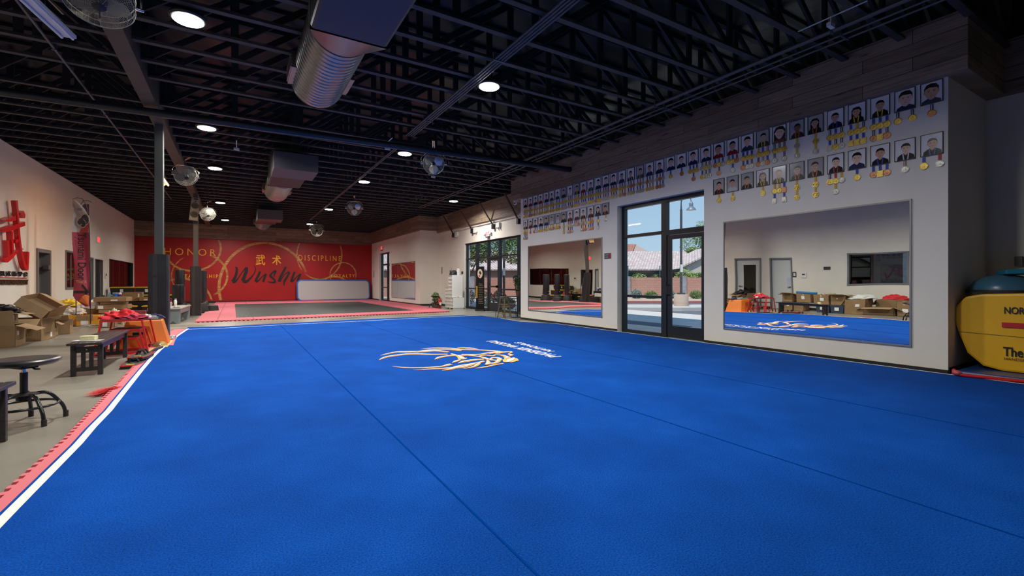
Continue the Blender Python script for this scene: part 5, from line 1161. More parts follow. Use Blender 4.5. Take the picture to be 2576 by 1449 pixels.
# -- red sign on the left wall: the brush character in relief
t=thing('wall_sign','large red brush character in relief on the left wall','sign',(XL,16.7,2.4))
def lw(q): # crop coordinates (0,480)-(160,900) at 3.45x
    p=onx(q[0]/3.45,480+q[1]/3.45,XL+.16); return (p.y,p.z)
mb=Mb(); RK=[0]
def relief(pts,ws):
    P=[lw(p) for p in pts]; tmp=Mb(); ribbon(tmp,P,[w*.88 for w in ws],0,lambda q:Vector((0,q[0],q[1])),5); 
    vs=[Vector(v) for v in tmp.v]; n=len(vs)//2; L=[vs[2*i] for i in range(n)]; Rr=[vs[2*i+1] for i in range(n)]
    RK[0]+=1; mb.prism([v+Vector((XL+.17+.0018*RK[0],0,0)) for v in L+Rr[::-1]],(0,0,0),(-.09,0,0))
relief([(140,85),(150,180),(158,300),(170,440),(190,560),(215,650),(235,680)],[.14,.13,.13,.12,.12,.14,.10]); relief([(235,685),(240,600),(242,530)],[.12,.12,.14])
relief([(40,262),(85,250),(132,235)],[.03,.11,.13]); relief([(168,200),(195,205),(212,225)],[.06,.22,.10])
relief([(10,345),(80,330),(150,305),(210,285)],[.06,.14,.12,.12]); relief([(95,350),(100,450),(105,530)],[.13,.14,.12]); relief([(125,440),(152,430)],[.10,.08])
relief([(58,430),(64,520),(66,600)],[.11,.13,.12]); relief([(15,590),(50,600),(100,560),(148,515)],[.05,.14,.13,.03])
for v in range(len(mb.v)): mb.v[v]=(mb.v[v][0]-XL,mb.v[v][1]-16.7,mb.v[v][2]-2.4)
mb.build('brush_character',mat('gloss_red',(0.60,0.012,0.015),.25),t)
Mb().cyl((0,-.25,.3),(.10,-.25,.3),.012).cyl((0,0,-.3),(.10,0,-.3),.012).build('standoff',M_steel,t)
t=thing('wall_lettering','black and gold academy lettering under the red wall character','sign',(XL,16.6,1.3))
M_sg=mat('dark_bronze_letter',(0.10,0.06,0.03),.4,.4)
a=onx(0,702,XL+.03); b=onx(70,702,XL+.03); wy_=b.y-a.y
lettering('sign_lettering','PHOENIX WUSHU ACADEMY',(.04,a.y-16.6-wy_*.19,onx(35,716.5,XL+.03).z-1.3),(0,1,0),(0,0,1),wy_*1.19,.135,M_sg,t,depth=.03,bold=.012)
lettering('sign_lettering','鳳凰武術學會',(.04,a.y-16.6-wy_*.22,onx(35,695,XL+.03).z-1.3),(0,1,0),(0,0,1),wy_*1.22,.125,mat('black_letter',(0.02,0.02,0.02),.4),t,depth=.03,spacing=1.6)
Mb().box((0,a.y-16.6-.6,.0),(.02,b.y-16.6,.02)).build('red_rule',M_redmetal,t,loc=(0,0,onx(35,700,XL).z-1.3))
# -- wall fittings
def plate(name,label,cat,p,dy,dz,m,dx=.02,side=1,kids=()):
    t=thing(name,label,cat,p); Mb().box((0,-dy/2,-dz/2),(side*dx,dy/2,dz/2)).build('plate',m,t)
    for nm,(y0,y1,z0,z1),mm in kids: Mb().box((side*dx,y0,z0),(side*(dx+.003),y1,z1)).build(nm,mm,t)
    return t
Mexit=mat('lit_exit_red',(0.8,0.02,0.02),.5,emit=(1,.03,.03),estr=2.2)
p=onx(244,603,XL); t=plate('exit_sign','lit red EXIT sign high on the left wall past the flag','exit sign',p,.42,.24,M_white,.05); Mb().box((.05,-.19,-.1),(.052,.19,.1)).build('sign_face',Mexit,t); lettering('sign_lettering','EXIT',(.054,-.15,-.06),(0,1,0),(0,0,1),.30,.12,M_white,t,bold=.01)
for (u,v,x,lab) in ((962,624,XR,'red EXIT sign over the far narrow glass door'),(1229,588,XW,'red lettered EXIT sign over the entry glass wall')):
    p=onx(u,v,x); t=plate('exit_sign',lab,'exit sign',p,.34,.22,M_white,.05,-1)
    if x==XR: Mb().box((-.053,-.16,-.1),(-.05,.16,.1)).build('sign_face',Mexit,t)
    lettering('sign_lettering','EXIT',(-.055,.15,-.07),(0,-1,0),(0,0,1),.30,.15,M_white if x==XR else Mexit,t,bold=.015)
    Mb().ellipsoid((-.06,-.26,0),(.05,.07,.07)).ellipsoid((-.06,.26,0),(.05,.07,.07)).build('lamp_head',M_white,t,smooth=60)
    Mb().box((-.09,-.14,-.17),(-.01,.10,-.12)).build('battery_box',mat('dark_grey',(0.1,0.1,0.1),.5),t)
M_sgn=mat('dark_sign',(0.03,0.03,0.035),.5)
p=onx(1529,644,XR); t=plate('door_notice','small black and red notice left of the near glass door','notice',p,.25,.14,M_sgn,.006,-1)
Mb().box((-.008,-.125,-.06),(-.006,-.06,.06)).build('red_panel',mat('notice_red',(0.35,0.03,0.05),.5),t); lettering('notice_lettering','NO FOOD',(-.009,.115,.01),(0,-1,0),(0,0,1),.15,.035,M_white,t); lettering('notice_lettering','OR DRINK',(-.009,.115,-.045),(0,-1,0),(0,0,1),.15,.035,M_white,t)
p=onx(1163,686,XW); plate('wall_notice','small dark notice on the wall beside the entry glass','notice',p,.2,.13,M_sgn,.006,-1)
p=onx(1121,640,XW); plate('wall_hooks','pale metal hooks on the entry corner wall','hook',(XW,YJ-.3,1.85),.06,.35,M_steel,.04,-1)
plate('door_notice','dark restroom pictogram sign by the pale door, seen in the big mirror','notice',(XL,10.79,1.6),.18,.24,M_sgn,.006,1,[('pictogram',(-.05,.05,-.07,.07),M_white)])
plate('thermostat','small white thermostat on the left wall, seen in the big mirror','thermostat',(XL,10.37,1.58),.22,.22,M_white,.03,1,[('display',(-.06,.06,0,.06),M_sgn)])
plate('wall_notice','small dark notice on the left wall, seen in the big mirror','notice',(XL,9.47,1.86),.25,.13,M_sgn,.006,1)
p=onx(265,693,XL); plate('thermostat','white thermostat between the glass door and the long window','thermostat',p,.32,.26,M_white,.03,1,[('display',(-.08,.08,-.02,.08),M_sgn)])
p=onx(941,690,XR); plate('wall_thermometer','thin dark hanging strip on the wall left of the far narrow door','hanging',p,.05,.42,mat('brown_strip',(0.15,0.07,0.05),.6),.02,-1)
# -- entry corner things
t=thing('fire_extinguisher','red fire extinguisher standing beside the white cube shelf','extinguisher',onz(1106,775)); Mb().lathe([(.075,0),(.085,.02),(.085,.38),(.05,.44),(.03,.46)],24).build('cylinder',M_redmetal,t,smooth=40); Mb().cbox((0,0,.49),(.05,.05,.06)).tube([(0,0,.52),(-.08,-.02,.54)],.01,6).tube([(0,0,.50),(.10,-.03,.46),(.10,-.05,.2)],.01,6).build('valve',M_rubber,t); Mb().box((-.05,-.088,.15),(.05,-.083,.28)).build('extinguisher_label',M_paper,t)
M_wp=mat('white_wood_paint',(0.72,0.71,0.66),.5)
def cubby(x0,y0,x1,y1,z0,z1,rows,cols,label):
    """open-front box, grid of cells facing -X"""
    t=thing('cubby_shelf',label,'shelf',(x0,y0,z0)); a=x1-x0; b=y1-y0; c=z1-z0; w=.012
    Mb().box((.06,0,0),(a,b,c)).build('shelf_body',M_wp,t)
    mb=Mb()
    for i in range(rows+1): mb.box((-.002,.001,min(max(c*i/rows-w/2,0),c-w)),(.06,b,min(max(c*i/rows-w/2,0),c-w)+w))
    for j in range(cols+1): mb.box((0,min(max(b*j/cols-w/2,0),b-w),0),(.06,min(max(b*j/cols-w/2,0),b-w)+w,c))
    mb.build('shelf_grid',M_wp,t)
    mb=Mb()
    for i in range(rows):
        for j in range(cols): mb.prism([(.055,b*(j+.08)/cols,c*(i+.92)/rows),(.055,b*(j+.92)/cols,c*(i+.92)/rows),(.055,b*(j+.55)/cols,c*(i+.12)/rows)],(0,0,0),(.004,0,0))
    mb.build('cell_shadow',mat('taupe_cell_shade',(0.10,0.075,0.055),.9),t)  # dark triangles painted in as the shade inside the cells
    return t
t=cubby(8.42,19.10,8.98,20.0,.06,.53,3,6,'lowest wide white cube shelf at the entry corner'); Mb().box((.04,.02,-.06),(.54,.12,0)).box((.04,.78,-.06),(.54,.88,0)).box((.04,.4,-.06),(.54,.5,0)).build('shelf_foot',M_wp,t)
cubby(8.42,19.22,8.95,19.62,.542,1.56,6,4,'tall narrow white cube shelf standing on the low one'); cubby(8.42,19.63,8.92,19.99,.542,1.02,3,4,'short white cube shelf left of the tall one')
lump('black_hat','black cloth heap on top of the tall white cube shelf','cloth',(8.62,19.48,1.562),(.18,.16,.22),M_rubber,61,amp=.4)
o=Mb().box((0,0,0),(.12,.02,.3)).build('white_folder',M_white); o.location=(8.7,19.26,1.562); tag(o,'white panel standing on the tall cube shelf','panel')
t=thing('leather_shoe','tan shoe on the low white shelf before the tall one','shoe',(8.5,19.3,.53)); 
for ch in (): pass
bpy.data.objects.remove(t)
o=lump('tan_shoe','tan shoe hanging at the front of the low white shelf','shoe',(8.36,19.5,.42),(.05,.12,.10),mat('tan_leather',(0.50,0.24,0.10),.6),62); o.location=(8.55,19.15,.532)
o.location=(8.70,19.16,.532); o.scale=(1,.4,.5)
t=thing('training_sword','tall silver broad sword with dark hilt leaning in the entry corner','sword',(8.62,20.35,0)); t.rotation_euler=(R(-4),R(10),0); Mb().prism([(-.005,-.035,1.15),(-.005,.035,1.15),(-.005,.06,1.75),(-.005,0,2.0),(-.005,-.02,1.75)],(0,0,0),(.01,0,0)).build('blade',M_chrome,t); Mb().cyl((0,0,1.10),(0,0,1.16),.05).build('guard',mat('brass2',(0.55,0.40,0.16),.3,.9),t); Mb().cyl((0,0,.0),(0,0,1.12),.018).build('hilt',M_rubber,t)
Mpot=mat('brown_wicker',(0.14,0.07,0.04),.8)
t=thing('potted_plant','leafy potted plant with a red bow beside the small stool','plant',(8.33,20.95,0)); Mb().lathe([(.12,0),(.16,.02),(.18,.24),(.16,.25)],20).build('pot',Mpot,t,smooth=40); foliage([(0,0,.48,.2,.2,.26),(.1,-.1,.3,.14,.14,.18)],420,.05,71).build('foliage',G1,t); Mb().prism([(.02,-.14,.62),(.10,-.18,.52),(.16,-.16,.30),(.08,-.12,.45)],(0,0,0),(.01,.03,0)).build('red_bow',M_fabricred,t)
# roll up banner
p=onz(1198,783); t=thing('rollup_banner','black roll up banner with round bird emblem in front of the entry glass','banner',(8.95,17.45,0),R(-56)); t.scale=(.72,1,.93)
Mb().box((-.3,-.06,0),(.3,.06,.07)).build('banner_base',M_rubber,t); Mb().box((-.28,-.003,.07),(.28,.003,2.05)).build('banner_sheet',mat('black_banner_sheet',(0.006,0.006,0.007),.8,spec=.2),t); Mb().cyl((0,.03,.05),(0,.03,2.05),.01).build('banner_pole',M_steel,t)
def disc_xz(r,cx,cz,y,e=1): 
    m_=Mb(); m_.add([(cx+r*math.cos(2*math.pi*k/24),y,cz+r*e*math.sin(2*math.pi*k/24)) for k in range(24)],[tuple(range(24))]); return m_
disc_xz(.17,0,1.72,-.005,1.25).build('cream_disc',mat('cream_disc',(0.6,0.5,0.36),.6),t); Mb().add([(-.08,-.007,1.78),(.0,-.007,1.86),(.10,-.007,1.74),(.05,-.007,1.66),(-.02,-.007,1.70)],[(0,1,2,3,4)]).build('bird_print',M_ink,t); Mb().add([(-.10,-.007,1.62),(-.02,-.007,1.68),(.02,-.007,1.60),(-.06,-.007,1.54)],[(0,1,2,3)]).build('red_print',M_redmetal,t)
mb=Mb()
for k in range(12): mb.box((-.10,-.006,.35+k*.08),(.22-.03*(k%3),-.005,.375+k*.08))
mb.build('banner_text_block',mat('dim_gold',(0.16,0.13,0.08),.6),t); Mb().box((-.24,-.006,.6),(-.18,-.005,1.15)).build('gold_streak',M_yel,t)
# wooden bar stool
def barstool(x,y,h,label,m):
    t=thing('bar_stool',label,'bar stool',(x,y,0),R(20)); Mb().lathe([(.05,h-.03),(.15,h-.03),(.165,h-.015),(.15,h)],28).build('seat',m,t,smooth=40)
    for sx_ in (-1,1):
        for sy_ in (-1,1): Mb().cyl((sx_*.17,sy_*.17,0),(sx_*.09,sy_*.09,h-.03),.02,.017,n=10).build('leg',m,t,smooth=50)
    for z_ in (.2,.42,.50):
        q=.17-.08*z_/h
        Mb().cyl((-q,-q,z_),(q,-q,z_),.012,n=8).cyl((-q,q,z_),(q,q,z_),.012,n=8).cyl((-q,-q,z_-.04),(-q,q,z_-.04),.012,n=8).cyl((q,-q,z_-.04),(q,q,z_-.04),.012,n=8).build('rung',m,t,smooth=50)
    return t
barstool(7.98,13.72,.74,'olive brown wooden bar stool at the edge of the portrait wall',mat('olive_wood',(0.16,0.11,0.03),.5))
# outdoor style wire chair behind the stool
t=thing('wire_chair','thin black wire arm chair behind the wooden bar stool','chair',(8.42,14.35,0),R(35)); mw=mat('blued_wire',(0.06,0.07,0.09),.35,.5)
for sx_ in (-.26,.26):
    for sy_ in (-.24,.26): Mb().tube([(sx_*1.1,sy_*1.1,0),(sx_,sy_,.44)],.011,8).build('leg',mw,t)
Mb().tube([(-.27,-.2,.62),(-.27,.24,.70),(-.15,.30,.86),(.15,.30,.86),(.27,.24,.70),(.27,-.2,.62)],.011,8).tube([(-.27,-.2,.62),(-.26,-.24,.44)],.01,6).tube([(.27,-.2,.62),(.26,-.24,.44)],.01,6).build('arm_rail',mw,t,smooth=60)
mb=Mb()
for k in range(9): x_=-.24+k*.06; mb.tube([(x_*.9,.27,.44),(x_,.30,.84)],.004,5)
mb.build('back_wires',mw,t); Mb().box((-.26,-.24,.43),(.26,.27,.45)).build('seat',mw,t)
t=thing('side_stand','slim black stand near the wall end behind the bar stool','stand',(8.45,13.62,0)); Mb().cyl((0,0,0),(0,0,.72),.025,n=10).build('stand_post',M_black,t); Mb().box((-.2,-.12,.72),(.25,.4,.75)).build('stand_top',M_black,t); Mb().box((-.2,-.12,0),(.2,.12,.02)).build('stand_foot',M_black,t)
t=thing('potted_plant','tall dark leafed plant with yellow flowers on the black stand','plant',(8.56,13.76,.751)); Mb().lathe([(.06,0),(.09,.16),(.08,.17)],16).build('pot',Mpot,t,smooth=40); foliage([(0,0,.42,.12,.14,.30),(.0,.1,.6,.12,.12,.16)],380,.05,81).build('foliage',G4,t); foliage([(0,.02,.4,.11,.12,.26)],40,.03,82).build('blossoms',M_yel,t); Mb().cyl((0,0,.1),(0,0,.6),.01,n=6).build('stem',Mbark,t)
# -- white air track leaning on the mural
t=thing('air_track','long pale grey inflatable air track with blue rim leaning on the red wall','air track',(0,0,0))
A1,A2=mz(747,758),mz(925.5,754); x0,x1=A1.x,A2.x; hh=1.30; x1=min(x1,7.98)
t.location=((x0+x1)/2,YB-.42,.05); t.rotation_euler=(R(-9),0,0); L=x1-x0
def rrect(w,h,r,n=6):
    P=[]
    for cx,cz,a0 in ((w/2-r,h-r,0),(-w/2+r,h-r,90),(-w/2+r,r,180),(w/2-r,r,270)):
        for k in range(n+1): a=R(a0+90*k/n); P.append((cx+r*math.cos(a),0,cz+r*math.sin(a)))
    return P
Mb().prism([(p[0],-.07,p[2]+.03) for p in rrect(L-.06,hh-.06,.22)],(0,0,0),(0,.14,0)).build('pale_panel',mat('pale_grey_pvc',(0.46,0.46,0.45),.4),t,bevel=.01)
Mb().tube([(p[0],0,p[2]) for p in rrect(L,hh,.24)],.06,8,closed=True).build('blue_rim',mat('blue_pvc',(0.02,0.14,0.50),.4),t,smooth=60)
# -- near right alcove: tumbling aids
bm_=thing('landing_mat','dark blue vinyl mat lying in the right alcove','gym mat',(8.66,.8,0)); Mb().box((-.66,-1.3,0),(.66,1.32,.10)).build('mat_body',mat('navy_vinyl',(0.010,0.04,0.17),.35,bump=.2,bscale=3),bm_,bevel=.03); Mb().box((-.665,-1.3,.045),(-.659,1.32,.052)).build('mat_seam',M_black,bm_)
# yellow octagon: flat side towards the carpet
t=thing('yellow_octagon','large yellow rounded handspring trainer with black lettering on the blue mat','gym trainer',(8.43,1.15,.101),R(0))
P=[(1.10,.76),(1.09,.64),(1.03,.43),(.95,.19),(.80,.04),(.62,.0),(-.8,.0),(-.8,1.0),(.43,1.005),(.80,.99),(.97,.95)]
Mb().prism([(0,y_,z_) for y_,z_ in P][::-1],(0,0,0),(.85,0,0)).build('vinyl_body',mat('yellow_vinyl',(0.80,0.44,0.006),.42,noise=.05,nscale=3,bump=.25,bscale=4),t,bevel=.03)
Mb().prism([(-.004,-.8,.42),(-.004,1.03,.475),(-.004,1.03,.467),(-.004,-.8,.412)],(0,0,0),(.003,0,0)).build('seam',mat('dark_yellow',(0.2,0.13,0.01),.6),t)
Mb().box((-.02,-.5,.57),(-.004,.62,.63)).build('red_strap',M_redmetal,t)
lettering('brand_lettering','NORBERT’S',(-.010,.60,.74),(0,-1,0),(0,0,1),.42,.09,M_ink,t,bold=.02)
lettering('brand_lettering','The BIG O',(-.010,.61,.20),(0,-1,0),(0,0,1),.50,.12,M_ink,t,bold=.02); lettering('brand_lettering','HANDSPRING TRAINER',(-.010,.60,.15),(0,-1,0),(0,0,1),.5,.035,M_ink,t)
t=thing('balance_dome','blue half ball balance trainer lying on the yellow trainer','balance trainer',(8.93,1.86,1.107)); Mb().cyl((0,0,0),(0,0,.035),.37,n=40).build('dome_base',M_rubber,t,smooth=40); Mb().lathe([(.34,.035),(.335,.07),(.29,.15),(.20,.21),(.08,.24),(.01,.245)],40).build('dome',mat('steel_blue_rubber',(0.055,0.16,0.25),.3),t,smooth=50)
t=thing('foam_wedge','cyan foam block resting on the blue half ball','foam block',(8.98,1.68,1.352),R(25)); t.rotation_euler=(R(-2),R(2),R(25)); Mb().box((-.2,-.35,0),(.2,.22,.06)).build('foam_body',mat('cyan_foam',(0.01,0.22,0.36),.6),t,bevel=.01)
t=thing('red_bar','red padded bar lying at the edge of the carpet beside the blue mat','bar',(7.86,2.05,.055)); Mb().tube([(.05,.04,.06),(-.02,.03,.03),(.0,-.05,.015),(.08,-.35,.015),(.2,-.9,.015)],.022,8).build('bar_body',M_redmetal,t,smooth=60); Mb().ellipsoid((0,.0,.035),(.04,.05,.035)).build('bar_tip',mat('pink_wrap',(0.5,0.08,0.1),.4),t)
t=thing('wall_outlet','grey outlet box with cable in the right alcove corner','outlet',(9.77,YN-.45,1.55)); Mb().box((-.05,-.05,-.07),(0,.05,.07)).box((-.05,.07,-.07),(0,.15,.07)).build('outlet_box',mat('dim_grey_box',(0.12,0.12,0.12),.5),t); Mb().tube([(-.02,0,.07),(-.02,.02,.4),(-.02,-.03,1.2),(-.02,0,2.4)],.008,6).build('cable',M_black,t)
# ================================================================ PORTRAITS AND MEDALS ON THE RIGHT WALL
M_frame=mat('black_frame',(0.015,0.015,0.015),.4); M_bg=[mat('portrait_backdrop_pale',(0.86,0.85,0.86),.12),mat('portrait_backdrop_grey',(0.46,0.45,0.45),.12)]
SK=[mat('skin_light',(0.85,0.58,0.44),.2),mat('skin_medium',(0.66,0.40,0.27),.2),mat('skin_deep',(0.28,0.14,0.09),.2)]
HR=mat('dark_hair',(0.012,0.010,0.010),.2); FE=mat('facial_feature',(0.06,0.025,0.02),.2)
SH={'navy':mat('navy_shirt',(0.01,0.025,0.09),.2),'black':mat('black_shirt',(0.012,0.012,0.016),.2),'red':mat('red_shirt',(0.30,0.01,0.02),.2),'white':mat('white_shirt',(0.6,0.6,0.62),.2)}
LY_={'yellow':mat('yellow_lanyard',(0.80,0.60,0.02),.3),'blue':mat('blue_lanyard',(0.01,0.05,0.40),.3),'red':mat('red_lanyard',(0.50,0.02,0.02),.3),'orange':mat('orange_lanyard',(0.70,0.14,0.03),.3),'white':mat('white_lanyard',(0.6,0.6,0.65),.3)}
PW,PH=.238,.30
def portrait(y,z,label,rnd,spec):
    """spec: (skin, shirt, lanyard or None, head scale, long hair, grey backdrop)"""
    skin,shirt,lan,sc,lng,gb=spec
    t=thing('framed_portrait',label,'portrait',(XR-.001,y,z),0,'framed portraits on the white wall')
    w,h=PW/2,PH
    Mb().box((-.018,-w,0),(0,-w+.007,h)).box((-.018,w-.007,0),(0,w,h)).box((-.018,-w,0),(0,w,.007)).box((-.018,-w,h-.007),(0,w,h)).build('picture_frame',M_frame,t)
    mb=Mb(); X=-.010
    def poly(P,k,l): mb.add([(X-.0006*l,-a,b) for a,b in P],[tuple(range(len(P)))],k)   # a to the right in the picture
    def ell(cx,cz,rx,rz,k,l,a0=0,a1=360,n=22): poly([(cx+rx*math.cos(R(a0+(a1-a0)*i/n)),cz+rz*math.sin(R(a0+(a1-a0)*i/n))) for i in range(n+1 if a1-a0<360 else n)],k,l)
    mb.box((X,-w+.005,.005),(-.002,w-.005,h-.005),0)
    cx=rnd.uniform(-.012,.012); cz=.155+.01*rnd.random(); sc*=1.40; rx=.034*sc; rz=.046*sc; sw=min(.072*sc,.108); cz+=.004
    nb=cz-rz*.8
    poly([(cx-sw,.008),(cx-sw*.92,nb*.55),(cx-sw*.55,nb*.80),(cx-rx*.5,nb*.95),(cx+rx*.5,nb*.95),(cx+sw*.55,nb*.80),(cx+sw*.92,nb*.55),(cx+sw,.008)],3,1)
    if lng: poly([(cx-rx*1.35,nb*.5),(cx-rx*1.4,cz+rz*.4),(cx-rx*.8,cz+rz*1.15),(cx+rx*.8,cz+rz*1.15),(cx+rx*1.4,cz+rz*.4),(cx+rx*1.35,nb*.5)],2,2)
    poly([(cx-rx*.45,nb*.82),(cx-rx*.45,cz),(cx+rx*.45,cz),(cx+rx*.45,nb*.82),(cx,nb*.62)],1,3)
    ell(cx,cz,rx,rz,1,4); ell(cx-rx*1.02,cz,.007*sc,.011*sc,1,3); ell(cx+rx*1.02,cz,.007*sc,.011*sc,1,3)
    part=rnd.uniform(-.4,.4); sc=min(sc,1.8)
    poly([(cx-rx*1.06,cz+rz*.12),(cx-rx*1.10,cz+rz*.6),(cx-rx*.7,cz+rz*1.08),(cx,cz+rz*1.22),(cx+rx*.7,cz+rz*1.08),(cx+rx*1.10,cz+rz*.6),(cx+rx*1.06,cz+rz*.12),(cx+rx*.86,cz+rz*.5),(cx+rx*part,cz+rz*(.62+.1*rnd.random())),(cx-rx*.86,cz+rz*.5)],2,5)
    for s_ in (-1,1): ell(cx+s_*rx*.42,cz+rz*.08,.0052*sc,.0026*sc,4,5,n=10); poly([(cx+s_*rx*.20,cz+rz*.25),(cx+s_*rx*.65,cz+rz*.28),(cx+s_*rx*.65,cz+rz*.24),(cx+s_*rx*.20,cz+rz*.20)],2,5)
    ell(cx,cz-rz*.48,.010*sc,.003*sc,4,5,180,360,8); poly([(cx-.003*sc,cz-rz*.2),(cx+.003*sc,cz-rz*.2),(cx,cz-rz*.12)],4,5)
    if lan:
        for s_ in (-1,1): poly([(cx+s_*rx*.55,nb*.92),(cx+s_*rx*.85,nb*.88),(cx+s_*rx*.62,.008),(cx+s_*rx*.30,.008)],5,6)
    mb.build('photo_print',[M_bg[gb],SK[skin],HR,SH[shirt],FE,LY_[lan] if lan else FE],t)
    Mb().box((X-.005,-w+.006,.006),(X-.0045,w-.006,h-.006)).build('glazing',M_glaze,t)
    return t
RB={'b':('blue',mat('royal_blue_ribbon',(0.01,0.06,0.42),.5)),'y':('yellow',mat('yellow_ribbon',(0.75,0.42,0.01),.5)),'r':('red',mat('red_ribbon',(0.50,0.01,0.03),.5)),'k':('navy striped',mat('navy_ribbon',(0.02,0.02,0.10),.5)),'w':('red and white',mat('tricolor_ribbon',(0.35,0.10,0.12),.5))}
DC={'g':('gold',mat('gold_metal',(0.62,0.46,0.12),.28,.95,bump=.5,bscale=70)),'s':('silver',mat('silver_metal',(0.45,0.45,0.43),.28,.95,bump=.5,bscale=70)),'c':('bronze',mat('bronze_metal',(0.45,0.22,0.12),.3,.95,bump=.5,bscale=70))}
_mp={}
def medal(code,y,z,label):
    """code: ribbon colour, metal, shape (round by default, q plaque, o rosette)"""
    if code not in _mp:
        t=thing('medal',label,'medal',(XR-.001,y,z),0,'medals hanging under the portraits'); sh=code[2] if len(code)>2 else ''
        Mb().box((-.008,-.016,-.068),(-.002,.016,0)).box((-.011,-.016,-.004),(0,.016,.004)).build('ribbon',RB[code[0]][1],t)
        if code[0] in 'kw': Mb().box((-.009,-.004,-.068),(-.008,.004,0)).build('ribbon_stripe',M_paper,t)
        M=Matrix.Translation((-.002,0,-.118)) @ Matrix.Rotation(R(-90),4,'Y')
        if sh=='q': m_=Mb().box((-.012,-.036,-.165),(-.002,.036,-.075)).box((-.016,-.024,-.150),(-.012,.024,-.09))
        elif sh=='o':
            m_=Mb(M); P=[(.050*(1 if i%2 else .88)*math.cos(2*math.pi*i/20),.050*(1 if i%2 else .88)*math.sin(2*math.pi*i/20)) for i in range(20)]
            m_.prism([(a,b,.010) for a,b in P],(0,0,0),(0,0,-.008)); m_.torus((0,0,.012),.030,.004,20,6); m_.cyl((0,0,.01),(0,0,.018),.016,n=12)
        else: m_=Mb(M).lathe([(.045,.0),(.048,.004),(.047,.010),(.040,.011),(.038,.008),(.014,.008),(.012,.013),(.004,.014)],24)
        m_.build('medal_disc',DC[code[1]][1],t,smooth=35)
        Mb().torus((0,0,0),.008,.002,10,5,M=Matrix.Translation((-.008,0,-.07)) @ Matrix.Rotation(R(90),4,'Y')).build('ring',DC[code[1]][1],t)
        _mp[code]=t; return t
    r=dup(_mp[code],(XR-.001,y,z),0,label); return r
rnd=random.Random(11)
TOP=['yg yg yg/kg kg kg','kg rg kg/kc kc kc','bg bg yg/kc yg rs','kg rs rg/kg yg kg','kg bg bg/bg yg kg','bg bg yg/kg kg bg','bg bg bg/bg bg bg','bg kg yg/bg bs bs','kg rs bg/bs bs kc','bg yg bg/bg bg bs','rc rg bg/ks bs bs','bg kgo bg/bg bg bg','kg bg kg/kc bg kg','rs bs rs/ks rs ks','rg bg rg/kg rs bs','kg bg kg/ygo rs kc','kg bc kc/bs bg bs','ks kc ks/bs bs bs','kc bs ks/kg ks kg','bs kc bs/bc kc bs',
     '- bg -','- bc -','bg bg bg/- bc -','ks kg ks/bg ks ks','bc kg bs/- kc -','kg bg rc/- bs -','bg bg bg/kc bs ks','yg bg wg/bc ws bc','kg kg kg/ks - ks','- yso -/- yso -','- ygo -/- yso -','kg bg kg/bsq kg ks','bg yg kg/bgq bgq bgq','bg bg bg/kc bgq kc','kg - kg','- kc -']
TSP=[(1,'black',None,1,0,0),(1,'red',None,1,0,0),(1,'navy',None,1.05,0,0),(1,'red',None,1,0,0),(1,'navy',None,1,0,0),(1,'navy',None,.9,0,0),(1,'navy',None,.9,0,0),(1,'black',None,.95,0,1),(0,'white',None,1,0,0),(1,'black','yellow',1,0,1),(1,'red','red',.95,0,0),(1,'black','white',.9,0,0),(0,'navy',None,1.1,0,0),(0,'navy',None,1.2,0,0),(0,'navy',None,1.3,0,0),(1,'navy',None,.95,0,0),(1,'black','white',.95,0,0),(1,'black','white',.95,0,1),(1,'navy',None,1,0,0),(1,'navy',None,1.05,0,0),
     (0,'navy',None,1.3,0,0),(0,'navy',None,1.1,0,0),(0,'navy',None,1.25,0,0),(0,'navy',None,1.25,0,0),(1,'red',None,1.3,0,0),(1,'red',None,1.2,0,0),(0,'navy',None,1.25,0,0),(1,'black','yellow',1,0,1),(0,'red',None,1.5,1,0),(2,'black','orange',1,0,1),(1,'black','orange',1,1,1),(1,'black','blue',1,0,0),(1,'black','yellow',1,1,0),(1,'black','yellow',1,0,0),(0,'navy',None,1.5,0,0),(1,'navy',None,1.5,0,0)]
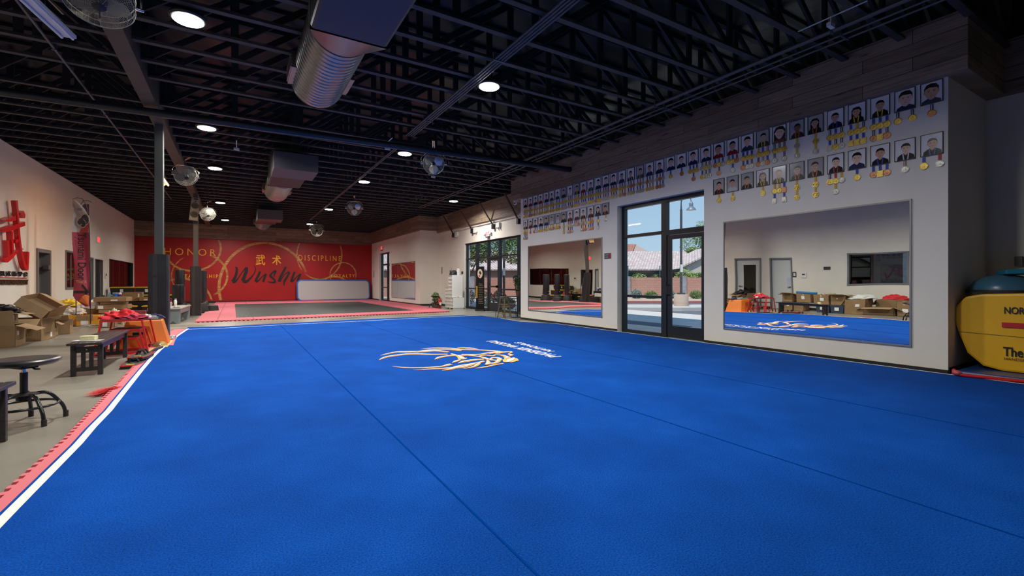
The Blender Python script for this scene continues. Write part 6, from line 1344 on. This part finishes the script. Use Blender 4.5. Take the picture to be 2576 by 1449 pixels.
LOW={0:('yg yg yg/bs bg bs',(1,'black','yellow',1,0,0)),1:('- kc -',(0,'red',None,1.05,1,0)),2:('yc bs bs',(1,'navy',None,1.1,0,0)),3:('bg bg bg',(1,'black',None,1,0,0)),4:('kg bg kg',(1,'navy','blue',1,0,1)),5:('yc ys yc',(1,'white',None,.95,0,1)),6:('yg yg yc',(1,'white',None,.95,0,1)),7:('- bg -/- kg -',(1,'black',None,1.1,0,1)),8:('kg rs bs/rs kc bs',(1,'black','red',1,0,0)),9:('rs rs wc',(0,'black','red',1,0,0)),10:('ks yc ks/rs yc rc',(0,'black','red',1,0,0)),11:('bg rc yc/bs bc bc',(1,'black','red',1,0,0)),12:('- bg -/- bs -',(0,'navy',None,1.05,1,0)),13:('- ys -',(1,'black','orange',1,0,1)),
     24:('- ygo -',(1,'black','red',1,0,1)),25:('- ygo -',(1,'white',None,1,0,1)),26:('',(1,'black','orange',1.0,0,1)),27:('- ygo -',(1,'black','yellow',1,1,0)),28:('yg yg bcq/bsq - bsq',(1,'black','yellow',1,0,0)),29:('- ygo -/- ygo -',(1,'black','orange',1,0,1)),30:('- ygo -/- ygo -',(1,'black','orange',1.05,0,1)),31:('kg rg ys/- ys -',(0,'black','red',1,0,0)),32:('- bg -',(0,'navy',None,1.2,0,0)),33:('bc bgq bc',(1,'black','blue',1.05,0,0)),34:('- ws -',(0,'black','white',1,0,0)),35:('bg - rs',(1,'black','blue',1,0,0))}
def hang(spec,y,z,where):
    if not spec: return
    rows=spec.split('/')
    for ri,row in enumerate(rows):
        for ci,c in enumerate(row.split()):
            if c=='-': continue
            wide=.083
            pos={(1,0):'left',(1,1):'middle',(1,2):'right'}[(1,ci)]
            rn='' if len(rows)==1 else ('upper ' if ri==0 else 'lower ')
            shp={'q':'square ','o':'rosette '}.get(c[2:] or '','')
            medal(c,y+(1-ci)*wide,z-.012-ri*.168,'%s %smedal, %s ribbon, %s%s under %s'%(DC[c[1]][0],shp,RB[c[0]][0],rn,pos,where))
YP0,DYP=12.629,.2927
def lanlab(sp): return ('%s shirt'%sp[1]) + ('' if not sp[2] else ', %s lanyard'%sp[2])
for i in range(36):
    y=YP0-DYP*i; nm=ORD[i]+' portrait, upper row'
    portrait(y,3.69,'framed portrait, %s, %s from left in upper row'%(lanlab(TSP[i]),ORD[i]),rnd,TSP[i]); hang(TOP[i],y,3.69,nm)
for i,(sp,ps) in LOW.items():
    y=YP0-DYP*i
    if i<14: lb='framed portrait, %s, %s from left in lower row left of door'%(lanlab(ps),ORD[i]); nm=ORD[i]+' lower portrait left of door'
    else: lb='framed portrait, %s, %s in lower row right of door'%(lanlab(ps),ORD[i-24]); nm=ORD[i-24]+' lower portrait right of door'
    portrait(y,2.98,lb,rnd,ps); hang(sp,y,2.98,nm)
